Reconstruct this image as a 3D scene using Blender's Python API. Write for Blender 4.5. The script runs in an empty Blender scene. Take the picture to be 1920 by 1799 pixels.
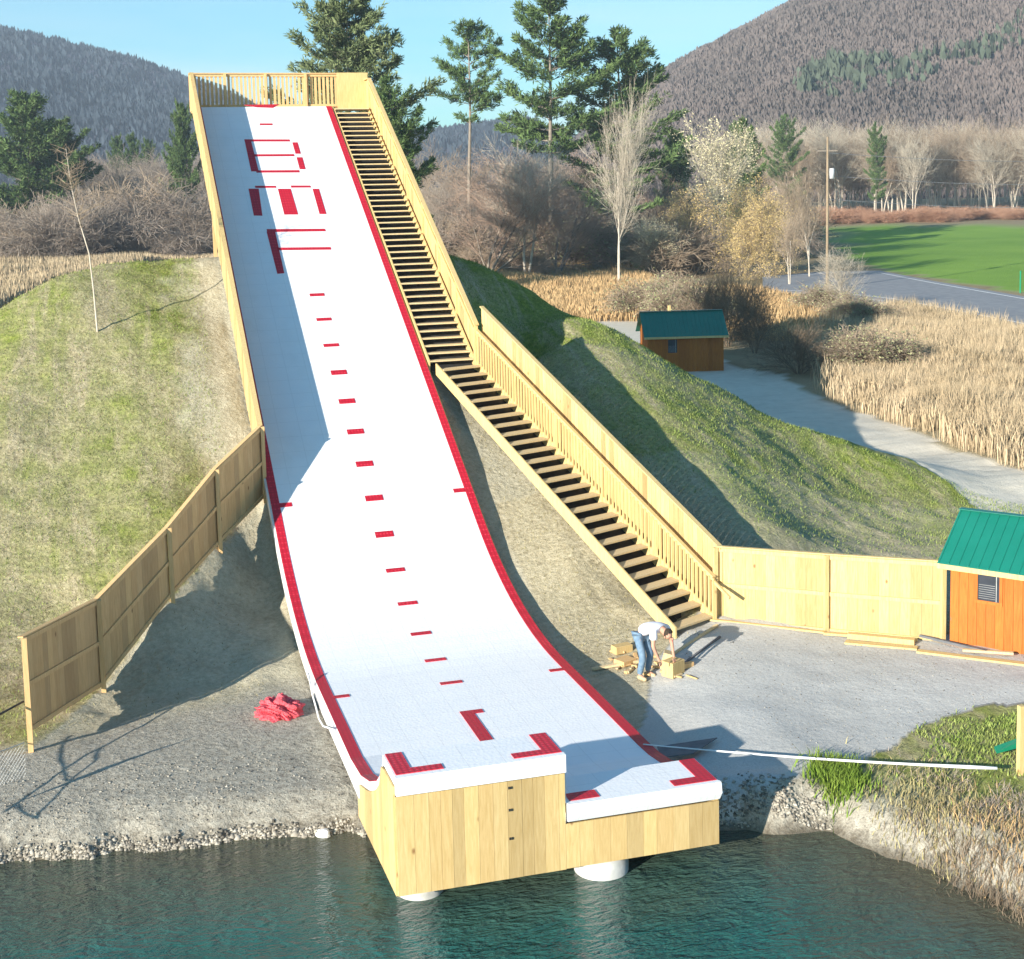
import bpy, bmesh, math, random
import numpy as np
from mathutils import Vector, Matrix
rnd = random.Random(7)
rng = np.random.default_rng(11)
scn = bpy.context.scene
COL = scn.collection
R = math.radians

# ------------------------------------------------------------------ camera
F_PX, CXP, CYP = 2648.22, 960.0, 649.5
CAM = np.array([-3.97571, -20.90718, 11.29892])
cR = np.array([0.9596176, -0.28037755, -0.02285786])
cU = np.array([0.05327722, 0.10135709, 0.99342251])
cF = np.array([0.27621657, 0.95452353, -0.11220178])
cd = bpy.data.cameras.new('camera'); cam = bpy.data.objects.new('camera', cd); COL.objects.link(cam)
cam.matrix_world = Matrix(((cR[0], cU[0], -cF[0], CAM[0]), (cR[1], cU[1], -cF[1], CAM[1]), (cR[2], cU[2], -cF[2], CAM[2]), (0, 0, 0, 1)))
cd.sensor_width = 36; cd.lens = F_PX / 1920 * 36; cd.shift_y = (CYP - 899.5) / 1920
cd.clip_start = .5; cd.clip_end = 9000
scn.camera = cam

# ------------------------------------------------------------------ sky + sun
SUN = np.array([-.806, -.524, .276]); SUN /= np.linalg.norm(SUN)
el = math.asin(SUN[2]); azr = math.atan2(SUN[0], SUN[1])
w = bpy.data.worlds.new('World'); scn.world = w; w.use_nodes = True
nt = w.node_tree; bg = nt.nodes['Background']
sky = nt.nodes.new('ShaderNodeTexSky'); sky.sky_type = 'NISHITA'; sky.sun_disc = False
sky.sun_elevation = el; sky.sun_rotation = azr; sky.air_density = 1.0; sky.dust_density = .3; sky.ozone_density = 1.0
tc = nt.nodes.new('ShaderNodeTexCoord'); mp = nt.nodes.new('ShaderNodeMapping'); mp.inputs['Scale'].default_value = (1.3, 1.3, 9)
nz = nt.nodes.new('ShaderNodeTexNoise'); nz.inputs['Scale'].default_value = 2.2; nz.inputs['Detail'].default_value = 7; nz.inputs['Roughness'].default_value = .55
cr = nt.nodes.new('ShaderNodeValToRGB'); cr.color_ramp.elements[0].position = .34; cr.color_ramp.elements[1].position = .66
sx = nt.nodes.new('ShaderNodeSeparateXYZ'); er = nt.nodes.new('ShaderNodeValToRGB')
e_ = er.color_ramp.elements; e_[0].position = -.0; e_[0].color = (1, 1, 1, 1); e_[1].position = .16; e_[1].color = (0, 0, 0, 1)
mu = nt.nodes.new('ShaderNodeMath'); mu.operation = 'MULTIPLY'
mx = nt.nodes.new('ShaderNodeMixRGB'); mx.inputs[2].default_value = (7.4, 8.3, 9.0, 1)
L = nt.links.new
L(tc.outputs['Generated'], mp.inputs[0]); L(mp.outputs[0], nz.inputs[0]); L(nz.outputs[0], cr.inputs[0])
L(tc.outputs['Generated'], sx.inputs[0]); L(sx.outputs[2], er.inputs[0]); L(cr.outputs[0], mu.inputs[0]); L(er.outputs[0], mu.inputs[1])
L(mu.outputs[0], mx.inputs[0]); tn = nt.nodes.new('ShaderNodeMixRGB'); tn.blend_type = 'MULTIPLY'; tn.inputs[0].default_value = 1; tn.inputs[2].default_value = (.47, 1.08, 1.36, 1)
L(sky.outputs[0], tn.inputs[1]); L(tn.outputs[0], mx.inputs[1]); L(mx.outputs[0], bg.inputs[0])
bg.inputs[1].default_value = .07
sl = bpy.data.lights.new('sun', 'SUN'); so = bpy.data.objects.new('sun', sl); COL.objects.link(so)
sl.energy = 5.0; sl.angle = R(.5); sl.color = (1.0, .93, .82)
so.rotation_euler = Vector(SUN).to_track_quat('Z', 'Y').to_euler()
so.location = (-40, -30, 40)
scn.view_settings.view_transform = 'Standard'; scn.view_settings.look = 'None'
scn.view_settings.exposure = 1.05; scn.view_settings.gamma = 1
scn.render.engine = 'CYCLES'

# ------------------------------------------------------------------ pixel -> world helpers (used to read positions)
def ray(x, y): return cF + cR * (x - CXP) / F_PX - cU * (y - CYP) / F_PX
def onz(x, y, h): d = ray(x, y); return CAM + d * (h - CAM[2]) / d[2]
def onx(x, y, X): d = ray(x, y); return CAM + d * (X - CAM[0]) / d[0]
def ony(x, y, Y): d = ray(x, y); return CAM + d * (Y - CAM[1]) / d[1]
def dep(x, y, D): return CAM + ray(x, y) * D

# ------------------------------------------------------------------ ramp profile
ZF, Y1, RR, TH = .76771, 8.24846, 14.008, .49295
S_TOP = 41.2
def prof(s):
    s = np.asarray(s, float)
    a = np.clip((s - Y1) / RR, 0, TH); e = np.maximum(s - Y1 - RR * TH, 0)
    y = np.where(s < Y1, s, Y1 + RR * np.sin(a) + e * math.cos(TH))
    z = np.where(s < Y1, ZF, ZF + RR * (1 - np.cos(a)) + e * math.sin(TH))
    return y, z
_S = np.linspace(0, 60, 3000); _PY, _PZ = prof(_S)
def rz(y): return np.interp(y, _PY, _PZ)
W = 5.5; WK = 2.79
KY = np.array([0, .95, 1.12, 1.6, 2.3, 3.2, 4.3, 60]); KZ = np.array([1.42, 1.40, 1.02, .68, .38, .12, 0, 0])
LY = np.array([0, 1.0, 1.4, 2.0, 2.6, 3.2, 60]); LZ = np.array([.56, .55, .34, .10, .02, 0, 0])
def surf(x, y):
    return rz(y) + (np.interp(y, KY, KZ) if x < WK else np.interp(y, LY, LZ))
TOPY, TOPZ = [float(v) for v in prof(S_TOP)]

# ------------------------------------------------------------------ materials
def mat(name):
    m = bpy.data.materials.new(name); m.use_nodes = True
    t = m.node_tree; b = t.nodes['Principled BSDF']
    return m, t, b
def N(t, k, **kw):
    n = t.nodes.new('ShaderNode' + k)
    for a, v in kw.items():
        if a in n.inputs.keys(): n.inputs[a].default_value = v
        else: setattr(n, a, v)
    return n
def noise(t, scale, detail=4, rough=.55, vec=None, stretch=None, dist=0):
    n = N(t, 'TexNoise'); n.inputs['Scale'].default_value = scale; n.inputs['Detail'].default_value = detail; n.inputs['Roughness'].default_value = rough
    n.inputs['Distortion'].default_value = dist
    c = N(t, 'TexCoord'); src = c.outputs['Object']
    if vec: src = vec
    if stretch:
        mpp = N(t, 'Mapping'); mpp.inputs['Scale'].default_value = stretch; t.links.new(src, mpp.inputs[0]); src = mpp.outputs[0]
    t.links.new(src, n.inputs['Vector'])
    return n.outputs[0]
def ramp(t, fac, stops):
    n = N(t, 'ValToRGB'); el_ = n.color_ramp.elements
    while len(el_) < len(stops): el_.new(.5)
    for e, (p_, c_) in zip(el_, stops):
        e.position = p_; e.color = (c_[0], c_[1], c_[2], 1) if hasattr(c_, '__len__') else (c_, c_, c_, 1)
    t.links.new(fac, n.inputs[0]); return n.outputs[0]
def mixc(t, f, a, b, mode='MIX'):
    n = N(t, 'MixRGB'); n.blend_type = mode
    for i, v in enumerate((f, a, b)):
        if hasattr(v, 'is_linked') or hasattr(v, 'links'): t.links.new(v, n.inputs[i])
        elif i == 0: n.inputs[0].default_value = v
        else: n.inputs[i].default_value = (v[0], v[1], v[2], 1)
    return n.outputs[0]
def math_(t, op, a, b=None, clamp=False):
    n = N(t, 'Math'); n.operation = op; n.use_clamp = clamp
    for i, v in enumerate((a, b)):
        if v is None: continue
        if hasattr(v, 'links'): t.links.new(v, n.inputs[i])
        else: n.inputs[i].default_value = v
    return n.outputs[0]
def bump(t, b, h, strength=.3, dist=.05):
    n = N(t, 'Bump'); n.inputs['Strength'].default_value = strength; n.inputs['Distance'].default_value = dist
    t.links.new(h, n.inputs['Height']); t.links.new(n.outputs[0], b.inputs['Normal'])
def simple(name, c1, c2=None, scale=6, rough=.8, stretch=None, bmp=0, spec=.3, island=None, metal=0):
    m, t, b = mat(name)
    n = noise(t, scale, 8 if 'hill' in name or 'wood_' in name else 5, .6, stretch=stretch)
    col = ramp(t, n, [(.3, c1), (.7, c2 or c1)])
    if island:
        g = N(t, 'NewGeometry'); lo, hi = island
        v = ramp(t, g.outputs['Random Per Island'], [(0, lo), (1, hi)])
        col = mixc(t, 1, col, v, 'MULTIPLY')
    t.links.new(col, b.inputs['Base Color'])
    b.inputs['Roughness'].default_value = rough; b.inputs['Specular IOR Level'].default_value = spec; b.inputs['Metallic'].default_value = metal
    if bmp: bump(t, b, n, bmp, .02)
    return m
def lumber(name, a, b2, knots=True, isl=(.60, 1.14)):
    m, t, b = mat(name)
    g = N(t, 'NewGeometry'); c = N(t, 'TexCoord')
    add = N(t, 'VectorMath'); add.operation = 'MULTIPLY_ADD'
    cmb = N(t, 'CombineXYZ'); t.links.new(g.outputs['Random Per Island'], cmb.inputs[0]); t.links.new(g.outputs['Random Per Island'], cmb.inputs[2])
    t.links.new(cmb.outputs[0], add.inputs[0]); add.inputs[1].default_value = (31, 17, 23); t.links.new(c.outputs['Object'], add.inputs[2])
    gr = noise(t, 3.0, 6, .6, vec=add.outputs[0], stretch=(9, 9, .8), dist=.6)
    col = ramp(t, gr, [(.3, a), (.68, b2)])
    isl_c = ramp(t, g.outputs['Random Per Island'], [(0, (isl[0], isl[0] * .95, isl[0] * .88)), (.35, (.98, .97, .95)), (.7, (isl[1], isl[1], isl[1] * .93)), (1, (.95, .9, .84))])
    col = mixc(t, 1, col, isl_c, 'MULTIPLY')
    if knots:
        v = N(t, 'TexVoronoi'); v.inputs['Scale'].default_value = 2.1; mp_ = N(t, 'Mapping'); mp_.inputs['Scale'].default_value = (1, 1, .6)
        t.links.new(add.outputs[0], mp_.inputs[0]); t.links.new(mp_.outputs[0], v.inputs[0])
        k = ramp(t, v.outputs['Distance'], [(.03, 1.0), (.09, 0.0)])
        col = mixc(t, k, col, (.28, .15, .06))
    t.links.new(col, b.inputs['Base Color']); b.inputs['Roughness'].default_value = .75; b.inputs['Specular IOR Level'].default_value = .2
    bump(t, b, gr, .25, .01)
    return m
M = {}
M['pine'] = lumber('fresh_pine', (.62, .465, .235), (.50, .355, .155))
M['pine_dk'] = lumber('weathered_pine', (.68, .455, .235), (.55, .345, .16))
M['tread'] = lumber('tread_wood', (.62, .49, .31), (.50, .38, .22), False)
M['shed_wood'] = lumber('orange_stained_boards', (.50, .165, .035), (.37, .11, .022), True, (.8, 1.1))
M['roof'] = simple('green_metal_roof', (.006, .155, .11), (.009, .18, .13), 2, .42, spec=.5)
M['white'] = simple('white_mat', (.84, .84, .84), (.80, .81, .82), 1.5, .6)
M['whitepl'] = simple('white_plastic', (.80, .80, .79), (.72, .72, .70), 3, .45)
M['concrete'] = simple('white_concrete', (.62, .61, .57), (.42, .41, .38), 4, .85, bmp=.3)
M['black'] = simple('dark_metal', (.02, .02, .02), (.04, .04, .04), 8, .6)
M['greymat'] = simple('grey_sheet', (.10, .11, .12), (.16, .16, .17), 5, .8)
M['window'] = simple('dark_glass', (.03, .035, .045), (.05, .055, .07), 3, .12, spec=.6)
M['post'] = simple('grey_steel', (.35, .35, .34), (.5, .5, .48), 6, .5, metal=.6)
M['skin'] = simple('skin', (.55, .30, .20), (.48, .25, .17), 8, .6)
M['shirt'] = simple('white_shirt', (.72, .72, .76), (.62, .62, .68), 9, .9)
M['jeans'] = simple('blue_jeans', (.10, .17, .26), (.20, .29, .38), 12, .9)
M['hair'] = simple('dark_hair', (.03, .02, .015), (.05, .035, .02), 20, .8)
M['green'] = simple('green_plastic', (.01, .25, .13), None, 5, .5)
M['transformer'] = simple('pale_grey_paint', (.6, .6, .6), (.5, .5, .5), 5, .5)
M['polew'] = simple('pole_wood', (.34, .26, .17), (.26, .19, .12), 3, .9)
M['wire'] = simple('cable', (.25, .25, .26), None, 3, .6)
# white mat with tiny stud relief
t = M['white'].node_tree; b = t.nodes['Principled BSDF']
v = N(t, 'TexVoronoi'); v.inputs['Scale'].default_value = 16; c = N(t, 'TexCoord'); t.links.new(c.outputs['Object'], v.inputs[0]); bump(t, b, v.outputs[0], .25, .01)
bk_ = N(t, 'TexBrick'); bk_.offset = 0; bk_.inputs['Scale'].default_value = 1; bk_.inputs['Brick Width'].default_value = .6; bk_.inputs['Row Height'].default_value = .6; bk_.inputs['Mortar Size'].default_value = .006
t.links.new(c.outputs['Object'], bk_.inputs[0]); old = b.inputs['Base Color'].links[0].from_socket
gr_ = ramp(t, noise(t, .8, 7, .7, stretch=(1, .35, 1)), [(.52, 0.0), (.8, .22)]); o1 = mixc(t, gr_, old, (.55, .53, .48))
t.links.new(mixc(t, math_(t, 'MULTIPLY', bk_.outputs['Fac'], .35), o1, (.5, .5, .5)), b.inputs['Base Color'])
# red mat
m, t, b = mat('red_mat'); M['red'] = m
v = N(t, 'TexVoronoi'); v.inputs['Scale'].default_value = 11; v.inputs['Randomness'].default_value = .15; c = N(t, 'TexCoord'); t.links.new(c.outputs['Object'], v.inputs[0])
g1 = ramp(t, v.outputs['Distance'], [(.12, (.66, .05, .08)), (.28, (.56, .006, .028)), (.6, (.42, .004, .02))])
t.links.new(g1, b.inputs['Base Color']); b.inputs['Roughness'].default_value = .6; bump(t, b, v.outputs[0], .4, .02)
m, t, b = mat('red_net'); M['net'] = m
nn = noise(t, 9, 6, .7); t.links.new(ramp(t, nn, [(.35, (.60, .04, .06)), (.65, (.85, .16, .19))]), b.inputs['Base Color']); b.inputs['Roughness'].default_value = .9; bump(t, b, noise(t, 30, 3), 1, .03)

# ------------------------------------------------------------------ mesh helpers
def obj(name, verts, faces, material=None, parent=None, smooth=False):
    me = bpy.data.meshes.new(name); me.from_pydata([tuple(map(float, v)) for v in verts], [], [tuple(int(i) for i in f) for f in faces]); me.update()
    if material: me.materials.append(material)
    if smooth: me.polygons.foreach_set('use_smooth', [True] * len(me.polygons))
    o = bpy.data.objects.new(name, me); COL.objects.link(o)
    if parent: o.parent = parent
    return o
def npmesh(name, V, Fq, k, mats, parent=None, smooth=False, mi=None, link=True):
    V = np.asarray(V, np.float32); Fq = np.asarray(Fq, np.int32)
    me = bpy.data.meshes.new(name); me.vertices.add(len(V)); me.vertices.foreach_set('co', V.ravel())
    nf = len(Fq); me.loops.add(nf * k); me.loops.foreach_set('vertex_index', Fq.ravel())
    me.polygons.add(nf); me.polygons.foreach_set('loop_start', np.arange(nf, dtype=np.int32) * k); me.polygons.foreach_set('loop_total', np.full(nf, k, np.int32))
    if smooth: me.polygons.foreach_set('use_smooth', np.ones(nf, bool))
    for m_ in mats: me.materials.append(m_)
    if mi is not None: me.polygons.foreach_set('material_index', np.asarray(mi, np.int32))
    me.update(calc_edges=True)
    if not link: return me
    o = bpy.data.objects.new(name, me); COL.objects.link(o)
    if parent: o.parent = parent
    return o
class MB:
    def __init__(s): s.v = []; s.f = []
    def hexa(s, p):                              # 8 corners: bottom 4 ccw, top 4 ccw
        n = len(s.v); s.v += [tuple(map(float, q)) for q in p]
        s.f += [(n, n + 3, n + 2, n + 1), (n + 4, n + 5, n + 6, n + 7), (n, n + 1, n + 5, n + 4), (n + 1, n + 2, n + 6, n + 5), (n + 2, n + 3, n + 7, n + 6), (n + 3, n, n + 4, n + 7)]
        return s
    def box(s, x0, x1, y0, y1, z0, z1):
        return s.hexa([(x0, y0, z0), (x1, y0, z0), (x1, y1, z0), (x0, y1, z0), (x0, y0, z1), (x1, y0, z1), (x1, y1, z1), (x0, y1, z1)])
    def bar(s, a, b, wd, ht, up=(0, 0, 1)):      # beam from a to b
        a = np.array(a, float); b = np.array(b, float); d = b - a; d /= np.linalg.norm(d); u = np.array(up, float)
        r = np.cross(d, u); r /= np.linalg.norm(r); u = np.cross(r, d)
        r = r * wd / 2; u = u * ht / 2
        return s.hexa([a - r - u, a + r - u, b + r - u, b - r - u, a - r + u, a + r + u, b + r + u, b - r + u])
    def slab(s, a, b, za0, za1, zb0, zb1, th):   # vertical board between plan points a,b with own heights, thickness th on normal
        a = np.array(a[:2], float); b = np.array(b[:2], float); d = b - a; d /= np.linalg.norm(d); n_ = np.array([-d[1], d[0]]) * th / 2
        q = [a - n_, b - n_, b + n_, a + n_]; zl = [za0, zb0, zb0, za0]; zh = [za1, zb1, zb1, za1]
        return s.hexa([(p_[0], p_[1], z_) for p_, z_ in zip(q, zl)] + [(p_[0], p_[1], z_) for p_, z_ in zip(q, zh)])
    def tube(s, pts, rad, k=6, cap=True):
        pts = [np.array(p_, float) for p_ in pts]; rads = rad if hasattr(rad, '__len__') else [rad] * len(pts)
        base = len(s.v)
        for i, p_ in enumerate(pts):
            d = pts[min(i + 1, len(pts) - 1)] - pts[max(i - 1, 0)]; d /= np.linalg.norm(d)
            u = np.cross(d, (0, 0, 1) if abs(d[2]) < .9 else (1, 0, 0)); u /= np.linalg.norm(u); v_ = np.cross(d, u)
            for j in range(k):
                a = 2 * math.pi * j / k; s.v.append(tuple(p_ + rads[i] * (math.cos(a) * u + math.sin(a) * v_)))
        for i in range(len(pts) - 1):
            for j in range(k):
                a = base + i * k + j; b = base + i * k + (j + 1) % k
                s.f.append((a, b, b + k, a + k))
        if cap:
            s.f.append(tuple(base + j for j in range(k))[::-1]); s.f.append(tuple(base + (len(pts) - 1) * k + j for j in range(k)))
        return s
    def build(s, name, material, parent=None, smooth=False): return obj(name, s.v, s.f, material, parent, smooth)
def empty(name, loc=(0, 0, 0), rz_=0):
    o = bpy.data.objects.new(name, None); COL.objects.link(o); o.location = tuple(map(float, loc)); o.rotation_euler = (0, 0, rz_); return o
def tag(o, label=None, cat=None, group=None, kind=None):
    if label: o['label'] = label
    if cat: o['category'] = cat
    if group: o['group'] = group
    if kind: o['kind'] = kind
    return o
def copy_tree(o, parent=None):
    c_ = o.copy(); COL.objects.link(c_)
    if parent: c_.parent = parent
    for ch in [q for q in bpy.data.objects if q.parent == o]: copy_tree(ch, c_)
    return c_

# ------------------------------------------------------------------ TERRAIN
RIDGE = [(7.6, 33.2, 8.9), (8.87, 32.93, 8.68), (10.46, 30.95, 8.09), (11.53, 29.63, 7.21), (12.99, 27.82, 6.39), (14.6, 25.83, 5.26), (15.8, 24.35, 4.5), (16.57, 23.39, 4.02), (17.53, 22.2, 3.33), (18.56, 20.93, 2.9), (19.55, 19.71, 2.44), (20.28, 18.8, 2.1), (21.21, 17.65, 1.65), (21.99, 16.69, 1.2)]
RIDGEL = [(-.14, 28.96, 9.1), (-3.21, 28.04, 9.), (-4.29, 27.71, 8.9), (-5.41, 27.38, 8.6), (-6.19, 27.14, 8.25), (-7.15, 26.86, 7.74), (-10, 26, 6.2), (-14, 25, 4.2), (-19, 24, 2.2)]
FENCEL = [(-5.79, 7.6, .42), (-4.42, 11.0, .32), (-2.73, 13.4, 1.55), (-1.45, 15.4, 2.25), (-.2, 17.2, 2.95)]
CP = RIDGE + RIDGEL + FENCEL + [(3, 29.6, 9.3), (5.5, 29.4, 9.1)]
for x, y, z in RIDGE: CP += [(x + 3.2, y + 3.2, max(1.35, z - 3.4)), (x + 6, y + 6, 1.35)]
for x, y, z in RIDGEL: CP += [(x - .5, y + 4, max(1.35, z - 1.6)), (x - 1, y + 12, 1.5)]
for y in np.arange(4, 29, 2.0):
    zz = float(rz(y)) - .42
    for x in (.6, 2.75, 4.9): CP.append((x, y, max(.15, zz)))
CP += [(2.75, 34, 8.4), (2.75, 40, 4.0), (2.75, 46, 1.5), (-4, 46, 1.4), (10, 46, 1.35), (18, 42, 1.3)]
# between ramp and stairs
CP += [(6.6, 7, .35), (6.8, 10, .75), (7.0, 13, 1.7), (6.4, 15, 2.2), (7.6, 15.5, 2.7), (6.5, 18, 3.6), (6.6, 20.5, 4.9), (6.8, 24, 6.7), (7.2, 27, 8.2), (8.9, 11, 1.2), (8.2, 13.5, 2.2)]
# mound face on the right of the stairs
CP += [(10.36, 27.87, 6.45), (9.83, 26.1, 5.95), (9.86, 25.0, 5.35), (8.92, 27.6, 7.3), (11.09, 25.73, 6.5), (10.4, 23.55, 5.9), (10.98, 23.41, 6.05), (11.16, 22.1, 5.65), (11.24, 20.34, 5.1), (11.35, 18.38, 4.45), (11.33, 15.78, 3.65), (11.54, 13.1, 2.7), (11.73, 11.2, 2.0), (9.4, 13.5, 2.0), (9.0, 17, 3.5), (9, 20, 4.4), (8.9, 23, 5.2), (8.3, 26, 6.5), (7.7, 30, 8.6), (15, 21, 4.1), (15, 17, 2.9), (14.5, 13.5, 1.8), (13, 10.2, 1.2), (18, 18.5, 2.2), (18, 15, 1.25), (20.5, 16.3, 1.3), (17, 11, 1.0), (20, 13, 1.15), (23, 14, 1.2), (18, 9, .9), (10.3, 11.2, 1.35)]
# gravel pad
CP += [(6.2, 3, .42), (6.2, 5, .36), (7.2, 4.6, .6), (7.6, 2.6, .62), (8.5, 6.5, .7), (8.8, 8.9, .82), (11, 5.5, .78), (11.8, 7.8, .86), (13.9, 6, .9), (9, 3, .62), (12, 2.5, .75), (14.5, 3, .9), (14, 0, .85), (17, 5, .9), (20, 3, .9), (10.2, 0, .6), (18, -3, .9), (25, 5, 1.0), (30, 0, 1.0), (12, -3, .7), (13, -8, .7)]
# left side
CP += [(-6.5, 6.5, .42), (-4.8, 6.3, .42), (-3.5, 6.2, .42), (-2.2, 6.2, .40), (-1.1, 6.2, .38), (-.35, 5.5, .3), (-.4, 8, .42), (-.45, 11, .6), (-.45, 14, .9), (-.15, 15.6, 1.55), (-2, 8.5, .4), (-1.6, 11, .5), (-1.8, 14, 1.25), (-3.2, 8.5, .38), (-3.2, 11, .5), (-8.5, 8, .55), (-8, 11, .85), (-5.6, 14, 1.5), (-8, 16, 2.4), (-4, 17.5, 3.4), (-8, 20, 4.6), (-1.2, 19.5, 4.7), (-1.2, 23, 6.6), (-1.0, 26, 7.9), (-4.5, 22.5, 6.2), (-8, 23, 6.0), (-12, 10, 1.0), (-13, 16, 2.4), (-20, 10, 1.1), (-22, 18, 1.6), (-28, 24, 1.4), (-30, 5, 1.0), (-30, 40, 1.4), (-15, 40, 1.5), (-2.5, 18.2, 3.95)]
for x in (28, 45, 60): CP += [(x, 14, 1.2), (x, 30, 1.3), (x, 50, 1.4), (x, 0, 1.0)]
for x in (-20, 0, 20, 40): CP += [(x, 60, 1.45)]
CP = np.array(CP, float)
def _phi(r): return np.sqrt(r * r + 1.0)
_D = np.linalg.norm(CP[:, None, :2] - CP[None, :, :2], axis=2)
_A = _phi(_D); n_ = len(CP)
_B = np.zeros((n_ + 1, n_ + 1)); _B[:n_, :n_] = _A + np.eye(n_) * -.02; _B[:n_, n_] = 1; _B[n_, :n_] = 1
_wt = np.linalg.solve(_B, np.concatenate([CP[:, 2], [0]]))
SHORE = np.array([(-60, 6.5), (-12, 4.9), (-6.2, 4.15), (-3.5, 3.72), (-.35, 3.35), (.6, 3.0), (2.8, 2.2), (5, 1.5), (6.0, 1.15), (7.1, .75), (7.9, .42), (8.35, -.3), (8.65, -1.1), (9.0, -2.2), (9.3, -3.3), (10.2, -6), (12, -14), (20, -60)])
def vnoise(x, y, sc, seed=0):
    x = x / sc; y = y / sc; xi = np.floor(x).astype(np.int64); yi = np.floor(y).astype(np.int64); fx = x - xi; fy = y - yi
    fx = fx * fx * (3 - 2 * fx); fy = fy * fy * (3 - 2 * fy)
    def h(a, b_):
        q = (a * 374761393 + b_ * 668265263 + seed * 974634777) & 0xffffffff; q = ((q ^ (q >> 13)) * 1274126177) & 0xffffffff
        return ((q ^ (q >> 16)) & 0xffff) / 65535.
    return (h(xi, yi) * (1 - fx) + h(xi + 1, yi) * fx) * (1 - fy) + (h(xi, yi + 1) * (1 - fx) + h(xi + 1, yi + 1) * fx) * fy
def shore_sd(x, y):
    """signed distance to the shoreline, positive on land"""
    P = np.stack([x, y], -1); best = np.full(x.shape, 1e9); sg = np.ones(x.shape)
    for a, b_ in zip(SHORE[:-1], SHORE[1:]):
        d = b_ - a; tt = np.clip(((P - a) @ d) / (d @ d), 0, 1); q = a + tt[..., None] * d
        r = np.linalg.norm(P - q, axis=-1); c_ = d[0] * (P[..., 1] - a[1]) - d[1] * (P[..., 0] - a[0])
        mk = r < best - 1e-9; best = np.where(mk, r, best); sg = np.where(mk, np.sign(c_), sg)
    return best * sg
def land(x, y):
    x = np.asarray(x, float); y = np.asarray(y, float); sh = x.shape; xf = x.ravel(); yf = y.ravel(); z = np.empty(len(xf))
    for i in range(0, len(xf), 20000):
        d = np.sqrt((xf[i:i + 20000, None] - CP[:, 0]) ** 2 + (yf[i:i + 20000, None] - CP[:, 1]) ** 2)
        z[i:i + 20000] = _phi(d) @ _wt[:n_] + _wt[n_]
    far = np.clip((np.hypot(xf - 8, yf - 20) - 30) / 25, 0, 1); far = far * far * (3 - 2 * far)
    dd = np.hypot(xf - CAM[0], yf - CAM[1])
    flat = 1.4 + np.clip((dd - 240) / 120, 0, 1) * 2.2 + np.clip((dd - 380) / 400, 0, 1) * 8
    z = z * (1 - far) + flat * far
    return z.reshape(sh)
def ground(x, y):
    x = np.asarray(x, float); y = np.asarray(y, float)
    z = land(x, y); sd = shore_sd(x, y)
    sd = sd + (vnoise(x, y, .7, 3) - .5) * .35 + (vnoise(x, y, .25, 4) - .5) * .15
    wid = 1.15
    s = np.clip((sd + .25) / wid, 0, 1); s = 1 - (1 - s) ** 1.7
    near = np.clip(1 - (np.hypot(x - 4, y - 12) - 22) / 15, 0, 1)
    under = (x > -.2) & (x < 7.3) & (y > 4)
    nz_ = (vnoise(x, y, 1.7, 1) - .5) * .16 + (vnoise(x, y, .55, 2) - .5) * .09 + (vnoise(x, y, .22, 5) - .5) * .05
    amp = np.where(under, .25, 1.0)
    pad = ((x > 6.5) & (y < 9) & (sd > 1)); amp = np.where(pad, .25, amp); amp = np.where((x < 0) & (y < 9.5), .35, amp)
    z = z + nz_ * near * amp + (vnoise(x, y, 25, 9) - .5) * .5 * (1 - near)
    z = -1.6 + (z + 1.6) * np.where(sd > wid, 1, s) if True else z
    # keep the shoreline at z=0 where sd = 0
    lo = np.clip((sd + .25) / .25, 0, 1)
    lndz = land(x, y) + nz_ * near * amp
    st = np.clip(sd / np.where(x > 5, .6, .95), 0, 1); st = 1 - (1 - st) ** 1.6
    zb = np.where(sd > 0, lndz * st + nz_ * .3 * (1 - st), np.maximum(sd * .75, -1.8))
    zb = np.where((near <= 0) & (sd > 1), lndz + (vnoise(x, y, 25, 9) - .5) * .5, zb)
    return zb
def gz(x, y): return float(ground(np.array([float(x)]), np.array([float(y)]))[0])
def axis(segs):
    out = []
    for a, b_, st in segs: out += list(np.arange(a, b_ - 1e-6, st))
    out.append(segs[-1][1]); return np.array(out)
xs = np.concatenate([-np.geomspace(60, 1600, 26)[::-1], axis([(-58, -20, 1.6), (-20, -9, .4), (-9, 22, .11), (22, 40, .5), (40, 100, 2.0)]), np.geomspace(102, 1900, 40)])
ys = np.concatenate([-np.geomspace(12, 60, 6)[::-1], axis([(-10, -4, .4), (-4, 31, .12), (31, 60, .5), (60, 140, 2.0)]), np.geomspace(142, 2600, 50)])
GX, GY = np.meshgrid(xs, ys); GZ = ground(GX, GY)
nx_, ny_ = len(xs), len(ys)
idx = np.arange(nx_ * ny_).reshape(ny_, nx_)
FQ = np.stack([idx[:-1, :-1], idx[:-1, 1:], idx[1:, 1:], idx[1:, :-1]], -1).reshape(-1, 4)
# zone masks
def inpoly(x, y, poly):
    r = np.zeros(x.shape, bool); n = len(poly)
    for i in range(n):
        x1, y1 = poly[i][:2]; x2, y2 = poly[(i + 1) % n][:2]
        c_ = ((y1 > y) != (y2 > y)) & (x < (x2 - x1) * (y - y1) / ((y2 - y1) if y2 != y1 else 1e-9) + x1); r ^= c_
    return r
def pxpoly(pts, h): return [tuple(onz(a, b_, h)[:2]) for a, b_ in pts]
SD = shore_sd(GX, GY); jit = (vnoise(GX, GY, .8, 21) - .5) * .8 + (vnoise(GX, GY, .3, 22) - .5) * .4
PAD = [(5.6, 1), (8.5, 1.4), (9.7, 1.6), (10.8, 2.4), (12.6, 2.8), (13.6, 1.9), (14.2, .7), (16, -.6), (20, -2), (26, -3), (28, 6), (21, 8.6), (15, 7.2), (13.9, 6.3), (11.8, 8.3), (9.7, 10), (8.6, 9.1), (7.4, 7.6), (6.4, 5.4), (5.6, 4)]
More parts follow.
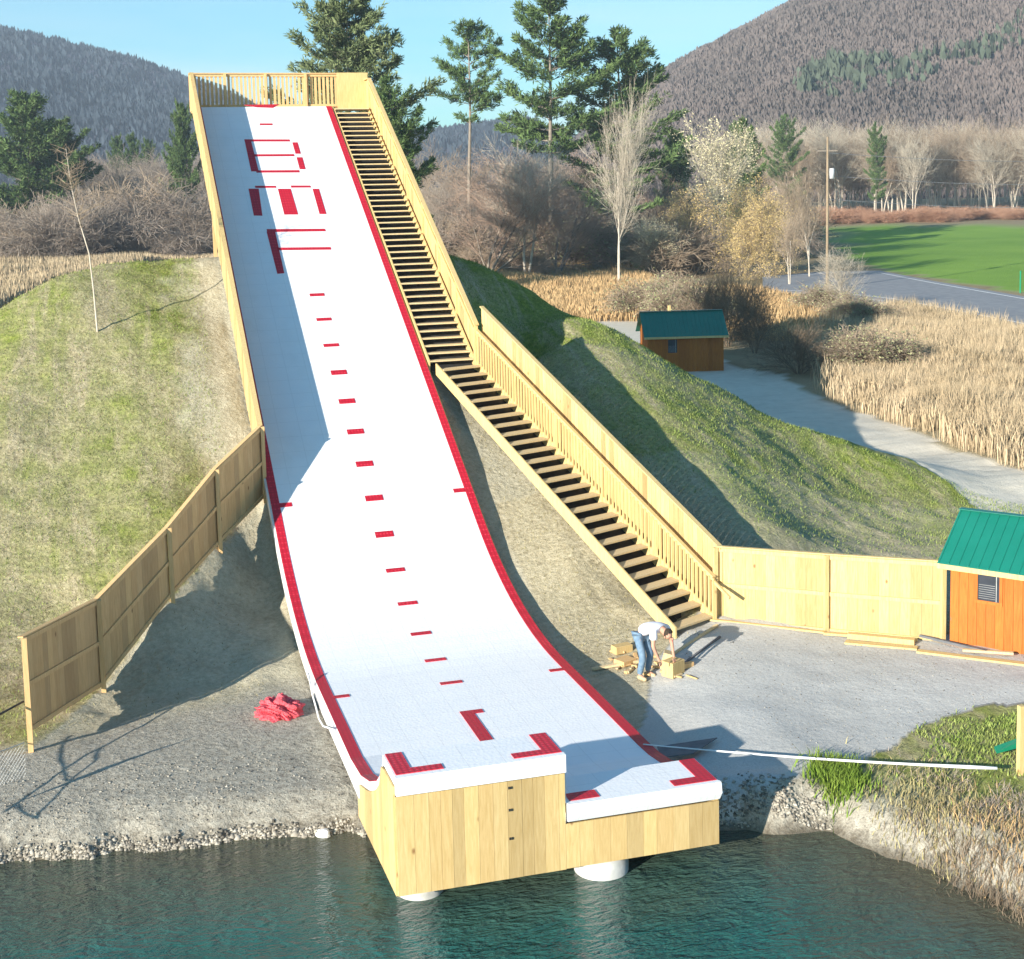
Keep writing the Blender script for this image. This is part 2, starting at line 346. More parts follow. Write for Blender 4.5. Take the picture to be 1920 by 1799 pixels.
PATH = pxpoly([(1960, 1010), (1835, 945), (1700, 895), (1560, 850), (1440, 815), (1330, 760), (1200, 668), (1130, 612), (1100, 588), (1190, 592), (1260, 640), (1380, 694), (1470, 705), (1560, 750), (1650, 790), (1760, 830), (1850, 862), (1960, 905)], 1.3)
ROAD = pxpoly([(2100, 670), (1920, 612), (1800, 588), (1680, 566), (1560, 552), (1440, 546), (1440, 520), (1560, 507), (1650, 508), (1750, 527), (1920, 556), (2100, 600)], 1.45)
FIELD = pxpoly([(1560, 436), (1600, 432), (2400, 428), (2600, 640), (2100, 596), (1920, 550), (1750, 521), (1650, 503), (1590, 480)], 1.45)
FIELD2 = pxpoly([(1000, 492), (1180, 486), (1240, 500), (1160, 512), (1040, 512)], 1.45)
gravel = inpoly(GX + jit * .35, GY + jit * .35, PAD).astype(float)
jf = (vnoise(GX, GY, 3, 31) - .5) * 2.2
path = inpoly(GX + jf * .35, GY + jf * .35, PATH).astype(float)
field = (inpoly(GX + jf, GY + jf, FIELD) | inpoly(GX + jf, GY + jf, FIELD2)).astype(float)
bank = np.clip(1.25 - SD / 1.5 + jit * .5, 0, 1) * (SD > -3)
bank = np.maximum(bank, np.where((GX < .2) & (GY < 12) & (GX > -12), np.clip((8.6 - GY + jit + (GX + 6) * .3) / 1.2, 0, 1), 0))
inner = ((GX > -1.3 + jit * .6) & (GX < 7.8) & (GY > 3)).astype(float) * .85
inner = np.where((GX > 6.0) & (GY < 16) & (GY > 8), .3, inner)
_fx0 = np.interp(GY, [f_[1] for f_ in FENCEL], [f_[0] for f_ in FENCEL]); inner = np.where((GY < 16.6) & (GX > _fx0 - .1) & (GX < .2), .8, inner)
grass = np.zeros_like(GX)
moundR = (GX > 8.3) & (GY > 9.2) & ((GX - 8) * 17.7 + (GY - 34) * 14.3 < 55)
grass = np.where(moundR, np.clip((vnoise(GX, GY, 3.2, 41) - .1) * 1.0 + np.clip((GX + GY - 29) * .08, -.25, .6), 0, 1), grass)
_fx = np.interp(GY, [f_[1] for f_ in FENCEL], [f_[0] for f_ in FENCEL]); rightf = (GY < 16.9) & (GX > _fx - .1) & (GX < .2)
moundL = (~rightf) & (GX < -.8) & (GY > 6.5) & (GY < 34) & (GX > -22)
_edge = (vnoise(GX, GY, 2.2, 47) - .5) * 1.6 + (vnoise(GX, GY, .5, 48) - .5) * .9
inner = np.where((GX < .2) & (GY >= 16.9), np.clip((GX + 1.9 + _edge) / .9, 0, 1) * .85, inner)
grass = np.where(moundL, np.clip(vnoise(GX, GY * .4, 2.0, 42) * .75 + vnoise(GX, GY, .9, 43) * .35 - .16 + np.clip((GY - 22) / 8, 0, .25), 0, 1), grass)
grass = np.where((GX > 9) & (GY < 3.2) & (SD > .1) & (gravel < .5), .75, grass)
grass = np.where((GX > 7.9) & (GY < 2.6) & (GY > -.5) & (SD < 1.4) & (SD > .15) & (GX < 10.5), .8, grass)
reedz = np.clip((np.hypot(GX - 8, GY - 20) - 24) / 10, 0, 1) * (1 - field)
me_o = npmesh('ground', np.stack([GX, GY, GZ], -1).reshape(-1, 3), FQ, 4, [], smooth=True)
tag(me_o, kind='structure')
me = me_o.data
for nm, (r_, g_, b_, a_) in (('zone_a', (grass, gravel, bank, path)), ('zone_b', (field, inner, reedz, np.clip(-SD, 0, 3) / 3))):
    at = me.attributes.new(nm, 'FLOAT_COLOR', 'POINT')
    at.data.foreach_set('color', np.stack([r_, g_, b_, a_], -1).astype(np.float32).ravel())
m, t, b = mat('ground'); me.materials.append(m)
aa = N(t, 'Attribute'); aa.attribute_name = 'zone_a'; ab = N(t, 'Attribute'); ab.attribute_name = 'zone_b'
sa = N(t, 'SeparateColor'); sb = N(t, 'SeparateColor'); t.links.new(aa.outputs['Color'], sa.inputs[0]); t.links.new(ab.outputs['Color'], sb.inputs[0])
n1 = noise(t, 1.2, 8, .65); n2 = noise(t, 7, 6, .7); n3 = noise(t, 28, 4, .7); n4 = noise(t, .35, 5, .6)
straw = ramp(t, n2, [(.25, (.25, .205, .12)), (.5, (.47, .40, .25)), (.75, (.63, .55, .38))])
straw = mixc(t, ramp(t, n3, [(.35, .55), (.6, 0)]), straw, (.16, .12, .07))
greenc = ramp(t, n2, [(.25, (.07, .11, .012)), (.55, (.22, .27, .035)), (.8, (.42, .42, .11))])
gm = math_(t, 'ADD', sa.outputs[0], math_(t, 'MULTIPLY', math_(t, 'SUBTRACT', n1, .5), 1.7), True)
gm = math_(t, 'MULTIPLY', gm, math_(t, 'MINIMUM', math_(t, 'MULTIPLY', sa.outputs[0], 6), 1.0))
strk = noise(t, .9, 5, .65, stretch=(1.6, .28, .3), dist=.4)
gm = math_(t, 'MULTIPLY', gm, ramp(t, strk, [(.36, .12), (.52, 1.0)]))
gm2 = math_(t, 'MULTIPLY', gm, ramp(t, n3, [(.3, .55), (.55, 1.0)]))
col = mixc(t, gm2, straw, greenc)
dirt = ramp(t, math_(t, 'ADD', math_(t, 'MULTIPLY', n2, .6), math_(t, 'MULTIPLY', n1, .4)), [(.25, (.27, .24, .165)), (.55, (.50, .455, .335)), (.8, (.63, .59, .47))])
col = mixc(t, sb.outputs[1], col, dirt)
bk = ramp(t, n2, [(.2, (.15, .13, .10)), (.45, (.37, .335, .27)), (.75, (.56, .52, .43))])
bk = mixc(t, ramp(t, n3, [(.3, .6), (.5, 0)]), bk, (.09, .08, .065))
col = mixc(t, sa.outputs[2], col, bk)
gcol = ramp(t, n3, [(.25, (.36, .36, .35)), (.5, (.52, .515, .49)), (.8, (.64, .635, .60))])
gcol = mixc(t, ramp(t, n4, [(.3, 0), (.7, .5)]), gcol, (.38, .36, .32))
col = mixc(t, math_(t, 'MULTIPLY', sa.outputs[1], .95), col, gcol)
dry = ramp(t, noise(t, .12, 8, .7), [(.3, (.20, .145, .085)), (.5, (.34, .26, .15)), (.7, (.27, .23, .12))])
col = mixc(t, sb.outputs[2], col, dry)
fcol = ramp(t, noise(t, .05, 6, .6), [(.3, (.16, .29, .04)), (.7, (.24, .38, .06))])
col = mixc(t, sb.outputs[0], col, fcol)
pcol = ramp(t, noise(t, 1.5, 7, .65), [(.3, (.60, .54, .43)), (.7, (.72, .65, .53))])
col = mixc(t, aa.outputs['Alpha'], col, pcol)
col = mixc(t, ab.outputs['Alpha'], col, (.05, .06, .035))
spz = N(t, 'SeparateXYZ'); tz0 = N(t, 'TexCoord'); t.links.new(tz0.outputs['Object'], spz.inputs[0])
wet = ramp(t, math_(t, 'ADD', math_(t, 'ADD', spz.outputs[2], .5), math_(t, 'MULTIPLY', math_(t, 'SUBTRACT', n2, .5), .25)), [(.40, 1.0), (.60, 0.0)])
col = mixc(t, math_(t, 'MULTIPLY', wet, .75), col, (.10, .08, .055))
t.links.new(col, b.inputs['Base Color']); b.inputs['Roughness'].default_value = .95; b.inputs['Specular IOR Level'].default_value = .1
vv = N(t, 'TexVoronoi'); vv.inputs['Scale'].default_value = 9; tcc = N(t, 'TexCoord'); t.links.new(tcc.outputs['Object'], vv.inputs[0])
hh = math_(t, 'ADD', math_(t, 'MULTIPLY', n2, 1.0), math_(t, 'MULTIPLY', vv.outputs[0], .5)); hh = math_(t, 'ADD', hh, math_(t, 'MULTIPLY', n3, .5))
wv = N(t, 'TexWave'); wv.wave_type = 'BANDS'; wv.bands_direction = 'Z'; wv.inputs['Scale'].default_value = 1.3; wv.inputs['Distortion'].default_value = 2.5; wv.inputs['Detail'].default_value = 3; wv.inputs['Detail Scale'].default_value = 1.5
t.links.new(tcc.outputs['Object'], wv.inputs[0])
hh = math_(t, 'ADD', hh, math_(t, 'MULTIPLY', wv.outputs['Fac'], math_(t, 'MULTIPLY', sa.outputs[0], .8)))
hh = math_(t, 'MULTIPLY', hh, math_(t, 'SUBTRACT', 1.0, math_(t, 'MULTIPLY', math_(t, 'MAXIMUM', sa.outputs[1], aa.outputs['Alpha']), .72)))
bump(t, b, hh, .7, .06)

# water
m, t, b = mat('pond_water')
nA = noise(t, 2.0, 3, .55, stretch=(1, 2.0, 1), dist=.8); nB = noise(t, 7.5, 3, .6, stretch=(.8, 2.0, 1), dist=.4); nC = noise(t, .5, 3, .5)
hgt = math_(t, 'ADD', math_(t, 'MULTIPLY', nA, 1.0), math_(t, 'MULTIPLY', nB, .5)); hgt = math_(t, 'MULTIPLY', hgt, ramp(t, noise(t, .22, 3, .5), [(.35, .25), (.65, 1.0)])); bump(t, b, hgt, 1.0, .20)
cc = ramp(t, nC, [(.3, (.018, .085, .072)), (.7, (.022, .12, .108))])
g = N(t, 'Attribute'); g.attribute_name = 'shallow'
cc = mixc(t, g.outputs['Fac'], cc, (.085, .085, .055))
t.links.new(cc, b.inputs['Base Color']); b.inputs['Roughness'].default_value = .06; b.inputs['IOR'].default_value = 1.33; b.inputs['Specular IOR Level'].default_value = .5
wx = np.concatenate([[-150], np.arange(-12, 14, .3), [40]]); wy = np.concatenate([[-200, -60], np.arange(-14, 6.2, .3), [9]])
WX, WY = np.meshgrid(wx, wy); wi = np.arange(WX.size).reshape(WX.shape)
WF = np.stack([wi[:-1, :-1], wi[:-1, 1:], wi[1:, 1:], wi[1:, :-1]], -1).reshape(-1, 4)
wo = npmesh('water', np.stack([WX, WY, WX * 0 - .12], -1).reshape(-1, 3), WF, 4, [m]); tag(wo, kind='structure')
at = wo.data.attributes.new('shallow', 'FLOAT', 'POINT'); sdw = -shore_sd(WX, WY)
at.data.foreach_set('value', np.clip(1 - sdw / 3.6 + (vnoise(WX, WY, 1.2, 5) - .5) * .5, 0, 1).astype(np.float32).ravel())

# road (asphalt sheet a little above the ground, with an edge line)
def sheet(name, poly, mat_, dz, kind='structure'):
    pts = [(p_[0], p_[1], 1.45 + .3 + dz) for p_ in poly]
    o = obj(name, pts, [tuple(range(len(pts)))], mat_); tag(o, kind=kind); return o
M['asphalt'] = simple('worn_asphalt', (.22, .22, .23), (.30, .30, .30), 1.5, .9)
far_e = pxpoly([(1430, 519), (1560, 508), (1650, 508), (1750, 527), (1920, 556), (2100, 600)], 1.75)
near_e = pxpoly([(1430, 545), (1560, 552), (1680, 566), (1800, 588), (1920, 612), (2100, 670)], 1.75)
vs = []; fs = []
for f_, n2_ in zip(far_e, near_e): vs += [(f_[0], f_[1], 1.75), (n2_[0], n2_[1], 1.75)]
for i in range(len(far_e) - 1): fs.append((2 * i, 2 * i + 1, 2 * i + 3, 2 * i + 2))
base = len(vs)
for f_, n2_ in zip(far_e, near_e):
    f_ = np.array(f_); n2_ = np.array(n2_); d = (n2_ - f_) / np.linalg.norm(n2_ - f_)
    a_ = f_ - d * 2.5; c_ = n2_ + d * 2.5; vs += [(a_[0], a_[1], 1.0), (c_[0], c_[1], 1.0)]
for i in range(len(far_e) - 1):
    fs.append((base + 2 * i, 2 * i, 2 * i + 2, base + 2 * i + 2)); fs.append((2 * i + 1, base + 2 * i + 1, base + 2 * i + 3, 2 * i + 3))
ro = obj('road', vs, fs, M['asphalt']); tag(ro, kind='structure')
mb = MB()
for k_ in (0.1, .93):
    pl = [np.array(f_) * (1 - k_) + np.array(n2_) * k_ for f_, n2_ in zip(far_e, near_e)]
    for a_, c_ in zip(pl[:-1], pl[1:]): mb.bar((a_[0], a_[1], 1.757), (c_[0], c_[1], 1.757), .16, .004)
tag(mb.build('road_markings', M['whitepl']), kind='structure')

# ------------------------------------------------------------------ HILLS
def hill(name, sil, base_y, D0, D1, seed, mat_, nu=220, nv=90):
    us = np.linspace(sil[0][0], sil[-1][0], nu); cy_ = np.interp(us, [s_[0] for s_ in sil], [s_[1] for s_ in sil])
    V = np.zeros((nv, nu, 3))
    for j in range(nv):
        v_ = j / (nv - 1); D = D0 + (D1 - D0) * min(v_, .72) / .72 + max(0, v_ - .72) * (D1 - D0) * 1.3
        f_ = math.sin(min(v_, .72) / .72 * math.pi / 2) ** 1.15 if v_ <= .72 else 1 - ((v_ - .72) / .28) ** 1.5
        for i in range(nu):
            P = dep(us[i], base_y, D); top = dep(us[i], cy_[i], D1)[2]
            z0 = 4; zz = z0 + (top - z0) * f_
            V[j, i] = (P[0], P[1], zz)
    xx, yy = V[..., 0], V[..., 1]
    env = np.sin(np.clip(np.linspace(0, 1, nv) / .72, 0, 1) * math.pi)[:, None]
    V[..., 2] += ((vnoise(xx, yy, 140, seed) - .5) * 22 + (vnoise(xx, yy, 50, seed + 1) - .5) * 9) * env + (vnoise(xx, yy, 9, seed + 2) - .5) * 3.5
    ii = np.arange(nu * nv).reshape(nv, nu)
    Fh = np.stack([ii[:-1, :-1], ii[:-1, 1:], ii[1:, 1:], ii[1:, :-1]], -1).reshape(-1, 4)
    o = npmesh(name, V.reshape(-1, 3), Fh, 4, [mat_], smooth=True); tag(o, kind='structure')
    return V
M['hillR'] = simple('wooded_hill', (.125, .098, .09), (.165, .132, .12), .03, 1, spec=0)
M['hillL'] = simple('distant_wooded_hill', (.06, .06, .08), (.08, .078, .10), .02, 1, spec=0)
SILR = [(1020, 330), (1090, 262), (1150, 215), (1210, 172), (1300, 118), (1400, 72), (1480, 35), (1555, 2), (1700, -55), (1920, -125), (2150, -180), (2400, -200)]
SILL = [(-500, 40), (-250, 45), (0, 80), (80, 92), (160, 112), (250, 130), (350, 158), (430, 188), (560, 235), (700, 262), (800, 268), (900, 255), (990, 240), (1100, 285), (1250, 345)]
VR = hill('hill', SILR, 340, 420, 900, 61, M['hillR'])
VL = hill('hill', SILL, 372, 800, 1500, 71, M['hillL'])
def treecards(name, V, n, hmin, hmax, mats, prob, label, seed):
    """fuzzy wood on a hill: each tree is a small spray of upright slivers"""
    r = np.random.default_rng(seed); nv, nu = V.shape[:2]
    jj = r.random(n) ** .85 * (nv * .74); ii = r.random(n) * (nu - 2)
    j0 = jj.astype(int); i0 = ii.astype(int); P = V[j0, i0] + (V[j0, i0 + 1] - V[j0, i0]) * (ii - i0)[:, None] + (V[np.minimum(j0 + 1, nv - 1), i0] - V[j0, i0]) * (jj - j0)[:, None]
    k = 7; h = r.uniform(hmin, hmax, n); green = r.random(n) < prob(P, r); h = h * (1 + .9 * green)
    VV = []; mi = []
    ang = r.random((n, k)) * 2 * math.pi; off = r.random((n, k)) * .55 * h[:, None]
    cx_ = P[:, 0, None] + np.cos(ang) * off; cy_ = P[:, 1, None] + np.sin(ang) * off
    hz_ = h[:, None] * r.uniform(.65, 1.05, (n, k)); wd = h[:, None] * r.uniform(.10, .20, (n, k)); a2 = r.random((n, k)) * math.pi
    dx = np.cos(a2) * wd; dy = np.sin(a2) * wd; z0 = P[:, 2, None] - 1 + 0 * wd
    mid = z0 + hz_ * r.uniform(.45, .7, (n, k))
    quad = np.stack([np.stack([cx_, cy_, z0], -1), np.stack([cx_ + dx, cy_ + dy, mid], -1), np.stack([cx_ + dx * .5, cy_ + dy * .5, z0 + hz_], -1), np.stack([cx_ - dx, cy_ - dy, mid], -1)], 2)
    o = npmesh(name, quad.reshape(-1, 3), np.arange(n * k * 4).reshape(-1, 4), 4, mats, mi=np.repeat(green.astype(int), k))
    tag(o, label, 'forest', kind='stuff'); return o
M['bareR'] = simple('bare_wood_far', (.115, .098, .088), (.20, .158, .142), .012, 1, spec=0, island=(.88, 1.08))
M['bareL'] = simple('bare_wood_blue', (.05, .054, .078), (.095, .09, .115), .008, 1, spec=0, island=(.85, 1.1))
M['conR'] = simple('conifer_far', (.085, .105, .075), (.11, .13, .09), .05, 1, spec=0, island=(.6, 1.2))
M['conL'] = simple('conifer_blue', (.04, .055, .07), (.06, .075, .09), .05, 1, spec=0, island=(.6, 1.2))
def pR(P, r):
    u = (P - CAM) @ cR / ((P - CAM) @ cF) * F_PX + CXP; v_ = CYP - (P - CAM) @ cU / ((P - CAM) @ cF) * F_PX
    # conifer stand on the upper right of the slope
    d = np.abs((v_ - 105) + (u - 1690) * .22) / 62
    return np.where((u > 1500), np.clip(1.0 - d, 0, 1) * np.clip(vnoise(P[:, 0], P[:, 1], 34, 81) * 2 - .7, 0, 1) * .22, .0)
treecards('hillside_forest', VR, 90000, 2.4, 4.2, [M['bareR'], M['conR']], pR, 'leafless purple brown wood with a green conifer stand covering the right hillside', 5)
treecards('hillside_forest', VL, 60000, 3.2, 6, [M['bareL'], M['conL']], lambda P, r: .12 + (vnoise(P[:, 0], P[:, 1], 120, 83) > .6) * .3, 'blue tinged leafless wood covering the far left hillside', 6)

# ------------------------------------------------------------------ THE JUMP RAMP
jump = empty('ski_jump_ramp', (0, 0, 0)); tag(jump, 'long white ramp with red edge stripes running down to a boarded takeoff over the pond', 'ski jump ramp')
def spaced(s0, s1, st):
    n = max(2, int(math.ceil((s1 - s0) / st)) + 1); return np.linspace(s0, s1, n)
ROWS = np.concatenate([np.array([0, .3, .6, .9, .95, 1.0, 1.06, 1.12, 1.2, 1.3, 1.4, 1.6, 1.8, 2.0, 2.3, 2.6, 2.9, 3.2, 3.7, 4.3, 5, 6, 7, 8.2]), prof(np.arange(8.6, S_TOP, .4))[0], [TOPY]])
def strip(x0, x1, ya, yb, dz, mb, side=None, step=.25):
    """sheet that follows the running surface between ya and yb (plan), x0..x1"""
    xs_ = x0 if side is None else side
    yy = np.unique(np.concatenate([[ya, yb], ROWS[(ROWS > ya) & (ROWS < yb)]])); n = len(mb.v)
    for y in yy:
        xm = (x0 + x1) / 2; z = float(surf(xm, y)) + dz; mb.v += [(x0, y, z), (x1, y, z)]
    for i in range(len(yy) - 1): mb.f.append((n + 2 * i, n + 2 * i + 1, n + 2 * i + 3, n + 2 * i + 2))
def slabstrip(x0, x1, ya, yb, top, bot, mb, zfun=None):
    yy = np.unique(np.concatenate([[ya, yb], ROWS[(ROWS > ya) & (ROWS < yb)]])); n = len(mb.v); xm = (x0 + x1) / 2
    for y in yy:
        z = float(surf(xm, y)) if zfun is None else zfun(y)
        mb.v += [(x0, y, z + top), (x1, y, z + top), (x1, y, z + bot), (x0, y, z + bot)]
    m_ = len(yy)
    for i in range(m_ - 1):
        a = n + 4 * i
        for q in range(4): mb.f.append((a + q, a + (q + 1) % 4, a + 4 + (q + 1) % 4, a + 4 + q))
    mb.f.append((n, n + 3, n + 2, n + 1)); a = n + 4 * (m_ - 1); mb.f.append((a, a + 1, a + 2, a + 3))
mb = MB(); slabstrip(0.0, WK, 0, 5.0, 0, -.16, mb); slabstrip(WK, W, 0, 5.0, 0, -.16, mb); slabstrip(0.0, W, 5.0, TOPY, 0, -.12, mb)
# front lips hang over the boards
mb.box(0.0, WK, -.10, -.003, 1.89, 2.19)
mb.hexa([(WK + .03, -.06, 1.03), (W + .0, -.06, 1.03), (W + .0, -.003, 1.03), (WK + .03, -.003, 1.03), (WK + .03, -.12, 1.15), (W + .02, -.12, 1.15), (W + .02, -.003, 1.15), (WK + .03, -.003, 1.15)])
mb.hexa([(WK + .03, -.12, 1.15), (W + .02, -.12, 1.15), (W + .02, -.003, 1.15), (WK + .03, -.003, 1.15), (WK + .03, -.08, 1.33), (W + .02, -.08, 1.33), (W + .02, -.003, 1.33), (WK + .03, -.003, 1.33)])
surfo = mb.build('running_surface', M['white'], jump)
SW = .225
for x0, x1, ya in ((.0, SW, 1.25), (W - SW, W, 1.9)):
    mb = MB(); slabstrip(x0, x1, ya, TOPY, .012, -.0, mb, None); mb.build('edge_stripe', M['red'], jump)
def mark(x0, x1, ya, yb, name='line_mark'):
    mb = MB(); slabstrip(x0, x1, ya, yb, .014, .001, mb); return mb.build(name, M['red'], jump)
def ramp_hit(px, py):
    d = ray(px, py)
    for tt in np.arange(18, 64, .01):
        P = CAM + d * tt
        if P[2] < float(rz(P[1])): return P
D0_, DD = 8.247, 1.633 * 5.5 / 6.1
for i in range(14):
    yc = float(prof(7.61613 + 1.47275 * i)[0]); mb = MB()
    hw = .07
    if i in (5, 6, 7, 8, 9, 10): hw = .10
    slabstrip(W / 2 - .24, W / 2 + .24, yc - hw, yc + hw, .014, .001, mb); mb.build('centre_dash', M['red'], jump)
for s_ in (16.473, 7.596):
    yc = float(prof(s_)[0]); mark(SW, SW + .32, yc - .07, yc + .07, 'edge_tick'); mark(W - SW - .32, W - SW, yc - .07, yc + .07, 'edge_tick')
# letters: pixel rectangles of their strokes read back to ramp coordinates
def stroke(q, th=None):
    P = [ramp_hit(*p_) for p_ in q]
    return P
def letter_poly(name, quads):
    mb = MB()
    for q in quads:
        P = [ramp_hit(*p_) for p_ in q]; n = len(mb.v)
        # quads: top-left, top-right, bottom-right, bottom-left in the picture; rows follow the flat upper plane
        for p_ in P:
            mb.v.append((float(p_[0]), float(p_[1]), float(rz(p_[1])) + .014))
        mb.f.append((n, n + 3, n + 2, n + 1))
        for p_ in P: mb.v.append((float(p_[0]), float(p_[1]), float(rz(p_[1])) + .001))
        for i in range(4): mb.f.append((n + i, n + (i + 1) % 4, n + 4 + (i + 1) % 4, n + 4 + i))
    return mb.build(name, M['red'], jump)
letter_poly('letter', [[(458, 262.5), (543, 262.5), (544, 266), (459, 266)], [(459, 266), (471, 266), (485, 322), (471, 322)], [(473, 290.5), (551, 290), (552, 293.5), (474, 294)], [(480, 320.5), (561, 320), (562, 324), (481, 324.5)], [(548, 268), (558, 268), (564, 289), (554, 289)], [(556, 296), (567, 296), (573, 318), (562, 318)]])
letter_poly('letter', [[(478, 349.5), (517, 349.5), (518, 353), (479, 353)], [(545, 349), (582, 349), (583, 352.5), (546, 352.5)], [(466, 355), (485, 355), (492, 405), (476, 405)], [(521, 355), (545, 355), (559, 403), (533, 403)], [(586, 355), (598, 355), (612, 402), (599, 402)]])
letter_poly('letter', [[(500, 431), (609, 430), (611, 434.5), (501, 435.5)], [(500, 435.5), (516, 435.5), (533, 513), (520, 514)], [(519, 465.5), (620, 464.5), (621, 469), (520, 470)]])
letter_poly('line_mark', [[(487, 232.5), (511, 232.5), (511, 235.5), (487, 235.5)]])
letter_poly('line_mark', [[(455, 197.5), (524, 196.5), (512, 203), (482, 202)]])
# takeoff marks
mark(2.50, WK - .03, 3.55, 5.9, 'lane_bar'); mark(WK - .03, WK + .17, 5.72, 5.9, 'lane_bar'); mark(WK - .0 - .03, WK - .01, 3.2, 3.55, 'lane_bar')
for x0, x1, ya, yb in ((.03, .30, .22, .92), (.30, .80, .02, .22), (.03, .30, .02, .22)): mark(x0, x1, ya, yb, 'corner_mark')
for x0, x1, ya, yb in ((2.48, 2.76, .22, .92), (1.96, 2.48, .02, .22), (2.48, 2.76, .02, .22)): mark(x0, x1, ya, yb, 'corner_mark')
for x0, x1, ya, yb in ((WK + .1, WK + .62, .05, .32),): mark(x0, x1, ya, yb, 'corner_mark')
for x0, x1, ya, yb in ((5.2, 5.48, .24, .97), (4.72, 5.2, .02, .24), (5.2, 5.48, .02, .24)): mark(x0, x1, ya, yb, 'corner_mark')
# white side skirts
mb = MB(); slabstrip(-.05, -.004, 3.2, 17.2, -.03, -.30, mb, lambda y: float(rz(y)) + .0); mb.build('side_skirt', M['whitepl'], jump)
mb = MB(); slabstrip(W + .004, W + .04, 2.6, TOPY, -.05, -.24, mb, lambda y: float(rz(y))); mb.build('side_skirt', M['pine'], jump)
# front boards
mb = MB(); x = 0.0
while x < WK - .02:
    w_ = rnd.choice([.19, .24, .29, .24]); x1 = min(WK, x + w_)
    if WK - x1 < .1: x1 = WK
    mb.box(x, x1 - .004, -.032 + rnd.uniform(0, .004), -.0, .215, 1.85); x = x1
fw = mb.build('front_boards', M['pine'], jump)
mb = MB()
while x < W - .02:
    w_ = rnd.choice([.24, .29, .29]); x1 = min(W, x + w_)
    if W - x1 < .1: x1 = W
    mb.box(x, x1 - .004, -.032 + rnd.uniform(0, .004), -.0, .225, .985); x = x1
mb.build('front_boards', M['pine'], jump)
# bolts
for zz in (1.72, 1.35, .87):
    mb = MB(); mb.box(1.83, 1.855, -.045, -.03, zz, zz + .04); mb.box(1.87, 1.895, -.045, -.03, zz, zz + .04); mb.build('bolt', M['black'], fw)
# side walls
def sidewall(x0, x1, y0, y1, zb0, zb1, xs_, name='side_boards', m_='pine'):
    mb = MB(); n = int((y1 - y0) / .24)
    for i in range(n):
        a = y0 + (y1 - y0) * i / n; b_ = y0 + (y1 - y0) * (i + 1) / n - .004
        za, zb = float(surf(xs_, a)) - .17, float(surf(xs_, b_)) - .17
        la, lb = zb0 + (zb1 - zb0) * (a - y0) / (y1 - y0), zb0 + (zb1 - zb0) * (b_ - y0) / (y1 - y0)
        if za - la > .02: mb.hexa([(x0, a, la), (x1, a, la), (x1, b_, lb), (x0, b_, lb), (x0, a, za), (x1, a, za), (x1, b_, zb), (x0, b_, zb)])
    return mb.build(name, M[m_], jump)
sidewall(-.034, -.002, .0, 3.4, .215, .05, .1); sidewall(W - .03, W, .0, 3.0, .225, .05, W - .1); 
# step wall between the two lanes
mb = MB(); n = 16
for i in range(n):
    a = 4.2 * i / n; b_ = 4.2 * (i + 1) / n - .003
    mb.hexa([(WK + .002, a, .6), (WK + .02, a, .6), (WK + .02, b_, .6), (WK + .002, b_, .6), (WK + .002, a, float(surf(1, a)) - .01), (WK + .02, a, float(surf(1, a)) - .01), (WK + .02, b_, float(surf(1, b_)) - .01), (WK + .002, b_, float(surf(1, b_)) - .01)])
mb.build('step_wall', M['whitepl'], jump)
# underframe: joists, cross bearers and stilts
mb = MB()
for x in (.15, 1.4, 2.75, 4.1, 5.35): slabstrip(x - .04, x + .04, 4.4, TOPY, -.125, -.36, mb, lambda y: float(rz(y)))
mb.build('joists', M['pine_dk'], jump)
for y in np.arange(24, 38.2, 2.35):
    for x in (.55, 2.75, 5.2, 6.9):
        g_ = gz(x, y); zt = float(rz(y)) - .36
        if zt - g_ > .3: MB().box(x - .07, x + .07, y - .07, y + .07, g_ - .3, zt).build('stilt', M['pine_dk'], jump)
mb = MB()
for y in np.arange(26.3, 38, 2.35):
    zt = float(rz(y)) - .48
    mb.bar((.3, y + .1, zt), (7.1, y + .1, zt), .06, .22)
    if zt - gz(2.7, y) > 2.2:
        mb.bar((.6, y + .1, zt - .2), (5.2, y + .1, gz(5.2, y) + .3), .05, .14); mb.bar((5.2, y + .14, zt - .2), (.6, y + .14, gz(.6, y) + .3), .05, .14)
mb.build('cross_bracing', M['pine_dk'], jump)
mb = MB(); y = 29.5
while y < TOPY + .9:
    zt = float(rz(min(y, TOPY))) - .3; mb.box(6.96, 6.985, y, y + .235, gz(7, y) - .2, zt); y += .24
mb.build('skirt_boards', M['pine_dk'], jump)
# back wall of boards at the toe, so no daylight under the box; pilings
for px_, py_, r_ in ((.50, .74, .39), (3.56, .46, .46)):
    MB().tube([(px_, py_, -1.6), (px_, py_, .215)], r_, 28).build('piling', M['concrete'], jump, True)
mb = MB(); mb.box(.02, W - .03, .02, 3.0, .24, .40); mb.build('box_floor', M['pine_dk'], jump)

